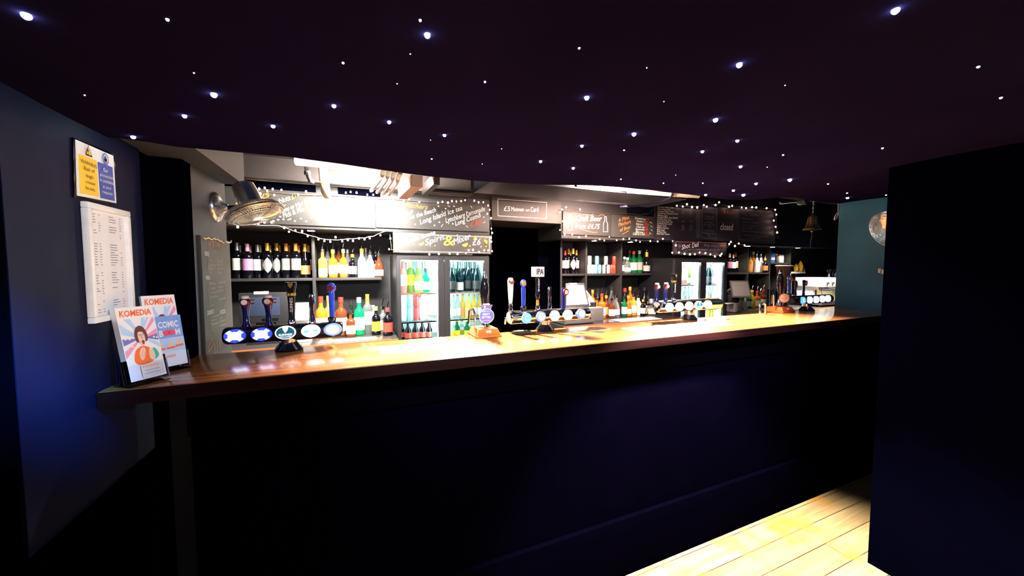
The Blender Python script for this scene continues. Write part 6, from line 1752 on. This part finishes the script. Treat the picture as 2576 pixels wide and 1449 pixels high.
# coffee machine
a, c = at(2066, 771, Y=3.28), at(2140, 700, Y=3.28)
x0, x1 = a.x, a.x + 1.15
ztop = at(2072, 699, Y=3.30).z
cm = thing('coffee_machine', ((x0 + x1) / 2, 3.55, ZC), 'white and cream espresso machine half hidden by the blue end wall', 'coffee machine')
M_CREAMP = mat('cream panel', (0.75, 0.62, 0.36), 0.35)
zs_ = ztop - ZC
MB().box((x0 - 0.03, 3.26, ZC + 0.03), (x1, 3.75, ZC + 0.085), 0.012).build('drip_tray', M_STEEL, cm)
for sx in (x0 + 0.04, x1 - 0.06):
    for sy in (3.32, 3.68):
        MB().lathe([(0, 0), (0.02, 0), (0.016, 0.032), (0, 0.032)], (sx, sy, ZC + 0.0006), 12).build('foot', M_BLKPL, cm)
MB().box((x0 + 0.02, 3.46, ZC + 0.08), (x1, 3.72, ZC + zs_ * .72), 0.01).build('back_panel', M_CREAMP, cm)
MB().box((x0 + 0.005, 3.40, ZC + 0.08), (x0 + 0.05, 3.72, ZC + zs_ * .72), 0.012).build('side_panel', M_WHITE, cm)
MB().box((x0 - 0.03, 3.28, ZC + zs_ * .68), (x1, 3.74, ztop), 0.035).build('head', M_WHITE, cm)
for k in range(2):
    xk = x0 + 0.12 + 0.14 * k
    MB().lathe([(0, 0), (0.022, 0), (0.018, 0.03), (0, 0.03)], (xk, 3.255, ZC + zs_ * .82), 6, M=Matrix.Rotation(PI / 2, 4, 'X') @ Matrix.Rotation(PI, 4, 'X')).build('knob', M_BLKPL, cm)
    MB().tube([(xk + 0.04, 3.38, ZC + zs_ * .66), (xk + 0.04, 3.38, ZC + zs_ * .60), (xk + 0.05, 3.26, ZC + zs_ * .57)], [0.03, 0.03, 0.012], 12).build('group_head', M_GUNMETAL, cm)
MB().box((x0 + 0.17, 3.452, ZC + zs_ * .32), (x0 + 0.21, 3.47, ZC + zs_ * .56), 0.008).build('sight_window', M_BLKPL, cm)
MB().tube([(x0 + 0.03, 3.33, ZC + zs_ * .68), (x0 + 0.035, 3.30, ZC + zs_ * .5), (x0 + 0.03, 3.28, ZC + zs_ * .25)], 0.006, 8).build('steam_wand', M_CHROME, cm)
for i, px in enumerate((2087, 2095, 2103, 2111)):
    y = 3.45 + 0.08 * (i % 2)
    x = at(px, 690, Y=y).x
    nth = ('first', 'second', 'third', 'fourth')[i]
    tumbler(x, y, ztop + 0.001, at(px, 677.5, Y=y).z - ztop, 0.038, f'upside down clear glass, {nth} along the top of the coffee machine', 'glasses on the coffee machine')

# ------------------------------------------------------------------ overhead, walls
YBL = 2.03
bl_ = at(2043, 578, Y=YBL)
bz1 = at(2043, 543, Y=YBL).z
hB_ = bz1 - bl_.z
rB = 0.070
bell = thing('brass_bell', (bl_.x, YBL, bl_.z), 'brass bar bell with rope hanging on a chain near the blue end wall', 'bell')
MB().lathe([(rB * .86, 0.004), (rB, 0), (rB, hB_ * .05), (rB * .82, hB_ * .16), (rB * .64, hB_ * .38), (rB * .54, hB_ * .68), (rB * .50, hB_ * .88), (rB * .44, hB_ * .96), (rB * .2, hB_), (0, hB_)], (bl_.x, YBL, bl_.z), 28).build('bell_body', M_BRASS, bell)
MB().tube([(bl_.x, YBL, bl_.z + hB_ * .3), (bl_.x, YBL, bl_.z - 0.012)], 0.003, 6).sphere((bl_.x, YBL, bl_.z - 0.012), 0.013, 12, 8).build('clapper', M_BRASS, bell)
rope = [Vector((bl_.x - 0.002 * k + 0.003 * math.sin(k), YBL, bl_.z - 0.02 - (bl_.z - 0.02 - at(2041, 623, Y=YBL).z) * k / 8)) for k in range(9)]
MB().tube(rope, 0.0035, 6).sphere(rope[-1], 0.005, 8, 6).build('rope', mat('dark blue rope', (0.03, 0.04, 0.12), 0.8), bell)
b = MB()
ztopc = at(2046, 506, Y=YBL).z
b.lathe([(0.006, 0), (0.010, 0.003), (0.006, 0.012), (0, 0.013)], (bl_.x, YBL, bl_.z + hB_), 10)
nl = 6
for k in range(nl):
    zc_ = bl_.z + hB_ + 0.016 + (ztopc - bl_.z - hB_ - 0.02) * (k + .5) / nl
    hl = (ztopc - bl_.z - hB_) / nl * .62
    ring = []
    for i in range(13):
        t = 2 * PI * i / 12
        u, v_ = 0.006 * math.cos(t), hl * math.sin(t)
        ring.append((bl_.x + (u if k % 2 else 0), YBL + (0 if k % 2 else u), zc_ + v_))
    b.tube(ring, 0.0018, 6)
b.build('chain', M_CHROME, bell)
rl = [at(1962, 511, Y=2.03), at(2010, 506, Y=2.03), at(2044, 502, Y=2.03), at(2085, 499, Y=2.03)]
tag(MB().tube([p for p in rl], 0.010, 8).build('hanging_rail', M_GUNMETAL), 'dark rail behind the cloth hem from which the brass bell hangs', 'rail')
cmr = thing('security_camera', at(2029, 505, Y=1.95), 'small round black security camera beside the bell chain', 'camera')
c = at(2029, 505, Y=1.95)
MB().lathe([(0, 0), (0.030, 0), (0.032, 0.01), (0.032, 0.055), (0.026, 0.065), (0, 0.065)], c, 20, M=Matrix.Rotation(PI / 2, 4, 'X') @ Matrix.Rotation(PI, 4, 'X')).build('housing', M_BLKPL, cmr)
MB().disc(c + Vector((-0.002, -0.067, 0)), NY, 0.018, 0.004, 18).build('lens', M_STEEL, cmr)
MB().tube([c + Vector((0, -0.03, 0.03)), c + Vector((0.0, -0.03, 0.07)), c + Vector((0.03, -0.02, 0.075))], 0.006, 8).build('bracket', M_BLKPL, cmr)
hk = thing('hanging_ring', at(2104, 546, Y=2.2), 'white oval ring hanging by a strap beside the blue end wall', 'ring')
c = at(2104, 544, Y=2.2)
ring = []
for i in range(21):
    t = 2 * PI * i / 20
    u, v_ = 0.016 * math.cos(t), 0.048 * math.sin(t)
    ring.append((c.x + u * .8 + v_ * .65, 2.2, c.z - u * .6 + v_ * .75))
MB().tube(ring, 0.006, 8).build('ring', M_WHITE, hk)
MB().tube([(c.x + 0.032, 2.2, c.z + 0.036), (c.x + 0.024, 2.2, c.z + 0.12), (c.x + 0.02, 2.2, 2.595)], 0.005, 8).build('strap', M_PIPE, hk)
for px, py, nm in ((2213.5, 681, 'upper nearer'), (2222.5, 683.5, 'lower further')):
    c = at(px, py, X=3.72)
    t = thing('wall_socket', c, f'small white wall switch on the blue end wall, the {"one closer to the coffee machine" if px < 2220 else "one closer to the black partition"}', 'switch')
    MB().box((3.712, c.y - 0.009, c.z - 0.018), (3.72, c.y + 0.009, c.z + 0.018), 0.003).build('plate', M_FOAM, t)
    MB().box((3.708, c.y - 0.006, c.z - 0.009), (3.713, c.y + 0.006, c.z + 0.009), 0.001).build('rocker', M_WHITE, t)

# wall fans
def wall_fan(label, base_c, base_n, base_r, hub, axis, R, motor_len, flat=0.30):
    """base plate on the wall, arm to the hub, motor behind and a wire guard in front"""
    base_c, base_n, hub, axis = Vector(base_c), Vector(base_n).normalized(), Vector(hub), Vector(axis).normalized()
    t = thing('wall_fan', base_c, label, 'fan')
    M_ = base_n.to_track_quat('Z', 'Y').to_matrix().to_4x4()
    MB().lathe([(0, 0), (base_r, 0), (base_r, 0.006), (base_r * .93, 0.014), (base_r * .6, 0.024), (base_r * .32, 0.034), (base_r * .22, 0.048), (0, 0.05)], base_c, 28, M=M_).build('wall_plate', M_FAN, t)
    knuckle = base_c + base_n * 0.085
    MB().tube([base_c + base_n * 0.045, knuckle], [0.011, 0.014], 12).sphere(knuckle, 0.017, 12, 8).tube([knuckle, hub - axis * (motor_len * .30)], 0.009, 10).build('arm', M_GUNMETAL, t)
    A = axis.to_track_quat('Z', 'Y').to_matrix().to_4x4()
    MB().lathe([(0, -motor_len), (R * .26, -motor_len * .99), (R * .38, -motor_len * .90), (R * .42, -motor_len * .5), (R * .43, -motor_len * .08), (R * .34, -0.006), (0, -0.004)], hub, 26, M=A).build('motor_housing', M_FAN, t)
    MB().lathe([(0, 0), (0.010, 0), (0.010, 0.014), (0, 0.016)], hub - axis * motor_len + Vector((0, 0, 0)), 10, M=A).build('oscillation_knob', M_BLKPL, t)
    dep = R * flat
    b = MB()
    e1 = A.to_3x3() @ Vector((1, 0, 0))
    e2 = A.to_3x3() @ Vector((0, 1, 0))
    nsp = 64
    prf = [(0.25, 0.0), (0.55, 0.06), (0.85, 0.22), (0.97, 0.42), (1.0, 0.6), (0.97, 0.78), (0.82, 0.93), (0.5, 1.02), (0.2, 1.05)]
    for k in range(nsp):
        a_ = 2 * PI * k / nsp
        d = e1 * math.cos(a_) + e2 * math.sin(a_)
        b.tube([hub + d * (R * r) + axis * (dep * 2 * z) for r, z in prf], 0.0014, 5, cap=False)
    g_ = b.build('guard', M_FAN, t)
    g_['kind'] = 'stuff'
    b = MB()
    for r, z, wr in ((1.0, 0.6, 0.004), (0.84, 0.92, 0.0022), (0.55, 0.06, 0.0022), (0.99, 0.50, 0.0018), (0.985, 0.72, 0.0018), (0.97, 0.40, 0.0018), (0.93, 0.32, 0.0018), (0.94, 0.81, 0.0018), (0.86, 0.22, 0.0018), (0.72, 0.13, 0.0018), (0.70, 0.97, 0.0018)):
        b.tube([hub + (e1 * math.cos(2 * PI * k / 40) + e2 * math.sin(2 * PI * k / 40)) * (R * r) + axis * (dep * 2 * z) for k in range(41)], wr, 6, cap=False)
    b.build('guard_rim', M_FAN, t)
    MB().disc(hub + axis * (dep * 2.12), axis, R * .22, 0.006, 24).build('guard_badge', M_FAN, t)
    for k in range(4):
        a0 = PI / 2 * k
        b = MB()
        pts_ = []
        for r, da, zz in ((0.16, -.3, .45), (0.5, -.42, .35), (0.86, -.30, .40), (0.90, 0.1, .62), (0.6, .40, .80), (0.16, .35, .70)):
            d = e1 * math.cos(a0 + da) + e2 * math.sin(a0 + da)
            pts_.append(hub + d * (R * r) + axis * (dep * 2 * zz))
        b.poly(pts_, 0.003, axis)
        b.build('blade', M_STEEL, t)
    return t
fc = at(541, 521, X=-0.563)
hubF = at(634, 516, Y=2.00)
axF = (RT * 0.40 - Vector((0, 0, 1)) * 0.93 + Vector((0, 1, 0)) * 0.05).normalized()
wall_fan('chrome wall fan tilted downwards on the pier in front of the snack board', fc, NX, 0.066, hubF, axF, 0.115, 0.105, 0.27)
fh = at(2236, 575, Y=1.40)
wall_fan('chrome wall fan on the blue end wall, mostly hidden by the black partition', at(2250, 590, X=3.72) + Vector((0, 0.0, 0.05)), (-1, 0, 0), 0.07, Vector((3.555, 1.345, fh.z)), Vector((-0.75, 0.35, -0.35)), 0.135, 0.10, 0.26)

# ceiling services over the bar
bmT = thing('ceiling_beam', (-0.2, 2.95, 2.14), 'brown painted steel beam crossing above the snack board', 'beam')
bz = at(760, 456, Y=3.2).z
MB().box((-1.6, 3.24, bz), (0.98, 3.26, bz + 0.18)).box((-1.6, 3.19, bz), (0.98, 3.31, bz + 0.014)).box((-1.6, 3.19, bz + 0.166), (0.98, 3.31, bz + 0.18)).build('girder', M_BEAM, bmT)
def pipe(label, pts, r, m, name='ceiling_pipe', cat='pipe', grp=None, extra=()):
    P_ = [at(x, y, Y=Y) for x, y, Y in pts]
    t = thing(name, P_[0], label, cat, grp)
    MB().tube(P_, r, 12).build('tube', m, t)
    for f, m_, rr_, ln, nm in extra:
        k = min(int(f * (len(P_) - 1)), len(P_) - 2)
        p = P_[k].lerp(P_[k + 1], f * (len(P_) - 1) - k)
        d = (P_[k + 1] - P_[k]).normalized() * ln
        MB().tube([p - d, p + d], rr_, 12).build(nm, m_, t)
    return t
pipe('lagged pale pipe coming down onto the snack board, tied with yellow', [(812, 392, 2.8), (813, 425, 2.8), (816, 455, 2.82), (819, 482, 2.9), (823, 490, 3.0)], 0.030, M_PIPE, extra=((0.5, M_YELLOWTIE, 0.032, 0.004, 'cable_tie'),))
pipe('thin bent grey conduit beside the lagged pale pipe', [(769, 390, 2.7), (770, 418, 2.7), (774, 440, 2.7), (780, 455, 2.72), (787, 458, 2.74)], 0.013, M_GREYPL, extra=((0.45, M_STEEL, 0.019, 0.012, 'bracket'),))
for i, (xa, ya, xb, yb_) in enumerate(((961, 436, 934, 480), (974, 440, 949, 484), (987, 444, 964, 487), (1000, 449, 979, 489))):
    nth = ('first', 'second', 'third', 'fourth')[i]
    pipe(f'lagged pipe with white taped end, {nth} in the bundle of four above the boards', [(xa + 7, ya - 14, 2.45), (xa + 3, ya - 4, 2.52), (xa, ya + 8, 2.7), (xb, yb_, 3.15)], 0.0138, mat('dirty pink lagging', (0.30, 0.19, 0.16), 0.7), grp='bundle of lagged pipes', extra=((0.2, M_WHITE, 0.0146, 0.05, 'white_tape'),))
def joist(label, p0, p1, y0, y1, m, w_):
    a_, c_ = at(*p0, Y=y0), at(*p1, Y=y1)
    t = thing('ceiling_joist', a_, label, 'joist')
    d = (c_ - a_)
    h_ = (at(p0[0], p0[1] - 28, Y=y0) - a_).length
    b = MB()
    vv = []
    for q0 in (a_, Vector((c_.x, c_.y, a_.z + (c_.z - a_.z) * .3))):
        for dx, dz in ((-w_, 0), (w_, 0), (w_, h_), (-w_, h_)):
            vv.append(b.bm.verts.new(q0 + Vector((dx, 0, dz))))
    for f in ((0, 1, 2, 3), (7, 6, 5, 4), (0, 4, 5, 1), (1, 5, 6, 2), (2, 6, 7, 3), (3, 7, 4, 0)):
        b.bm.faces.new([vv[i] for i in f])
    b.build('timber', m, t, smooth=False)
    MB().box((a_.x - w_ * .92, a_.y - 0.004, a_.z + 0.004), (a_.x + w_ * .92, a_.y, a_.z + h_ - 0.004)).build('end_grain', M_PAPER if m is M_JOIST else M_CTOP, t)
    return t
joist('raw reddish timber joist with pale end above the cocktail board', (1049, 469), (1014, 494), 2.6, 3.16, M_JOIST, 0.038)
joist('narrower dark timber joist beside the raw reddish one', (1099, 464), (1068, 490), 2.7, 3.16, M_BEAM, 0.022)
du = thing('ceiling_duct', (2.3, 2.7, 2.2), 'long dark boxed duct above the craft beer boards with a pale front', 'duct')
MB().box((1.0, 2.70, 2.232), (3.05, 3.22, 2.60), 0.004).build('duct_body', mat('blue black duct paint', (0.004, 0.005, 0.013), 0.5, nscale=4, var=0.3), du)
MB().box((1.75, 2.685, 2.245), (3.052, 2.70, 2.595), 0.003).build('front_panel', mat('beige duct panel', (0.075, 0.055, 0.045), 0.6), du)
pipe('pale conduit running along the front of the boxed duct', [(1580, 481, 2.62), (1640, 486, 2.62), (1700, 491, 2.62), (1757, 494, 2.62)], 0.018, M_PIPE, extra=((0.6, M_STEEL, 0.021, 0.01, 'clip'),))
pipe('black cable looping down from the duct end towards the wine menu', [(1690, 478, 2.58), (1692, 488, 2.58), (1688, 497, 2.58), (1660, 509, 2.75), (1600, 518, 3.0), (1560, 520, 3.15)], 0.010, M_BLACK, name='hanging_cable', cat='cable')
pipe('thin dark cable hanging between the craft beer boards and wine menu', [(1646, 512, 3.38), (1641, 530, 3.40), (1632, 539, 3.41), (1618, 542, 3.42)], 0.004, M_BLACK, name='hanging_cable', cat='cable')
lt = thing('batten_light', (0.1, 2.42, 2.29), 'white batten lamp half hidden behind the cloth hem, above the snack board', 'lamp')
za = at(924, 430, Y=2.62).z
xa, xb = at(832, 410, Y=2.62).x, at(924, 428, Y=2.62).x
MB().box((xa - 0.2, 2.60, za), (xb, 2.66, za + 0.05), 0.006).build('casing', mat('lit batten diffuser', (0.9, 0.9, 0.9), 0.4, emit=(1, 0.95, 0.85), es=2.5), lt)
MB().box((xa - 0.1, 2.61, za + 0.05), (xa - 0.07, 2.65, 2.60)).box((xb - 0.1, 2.61, za + 0.05), (xb - 0.07, 2.65, 2.60)).build('hanger', M_STEEL, lt)
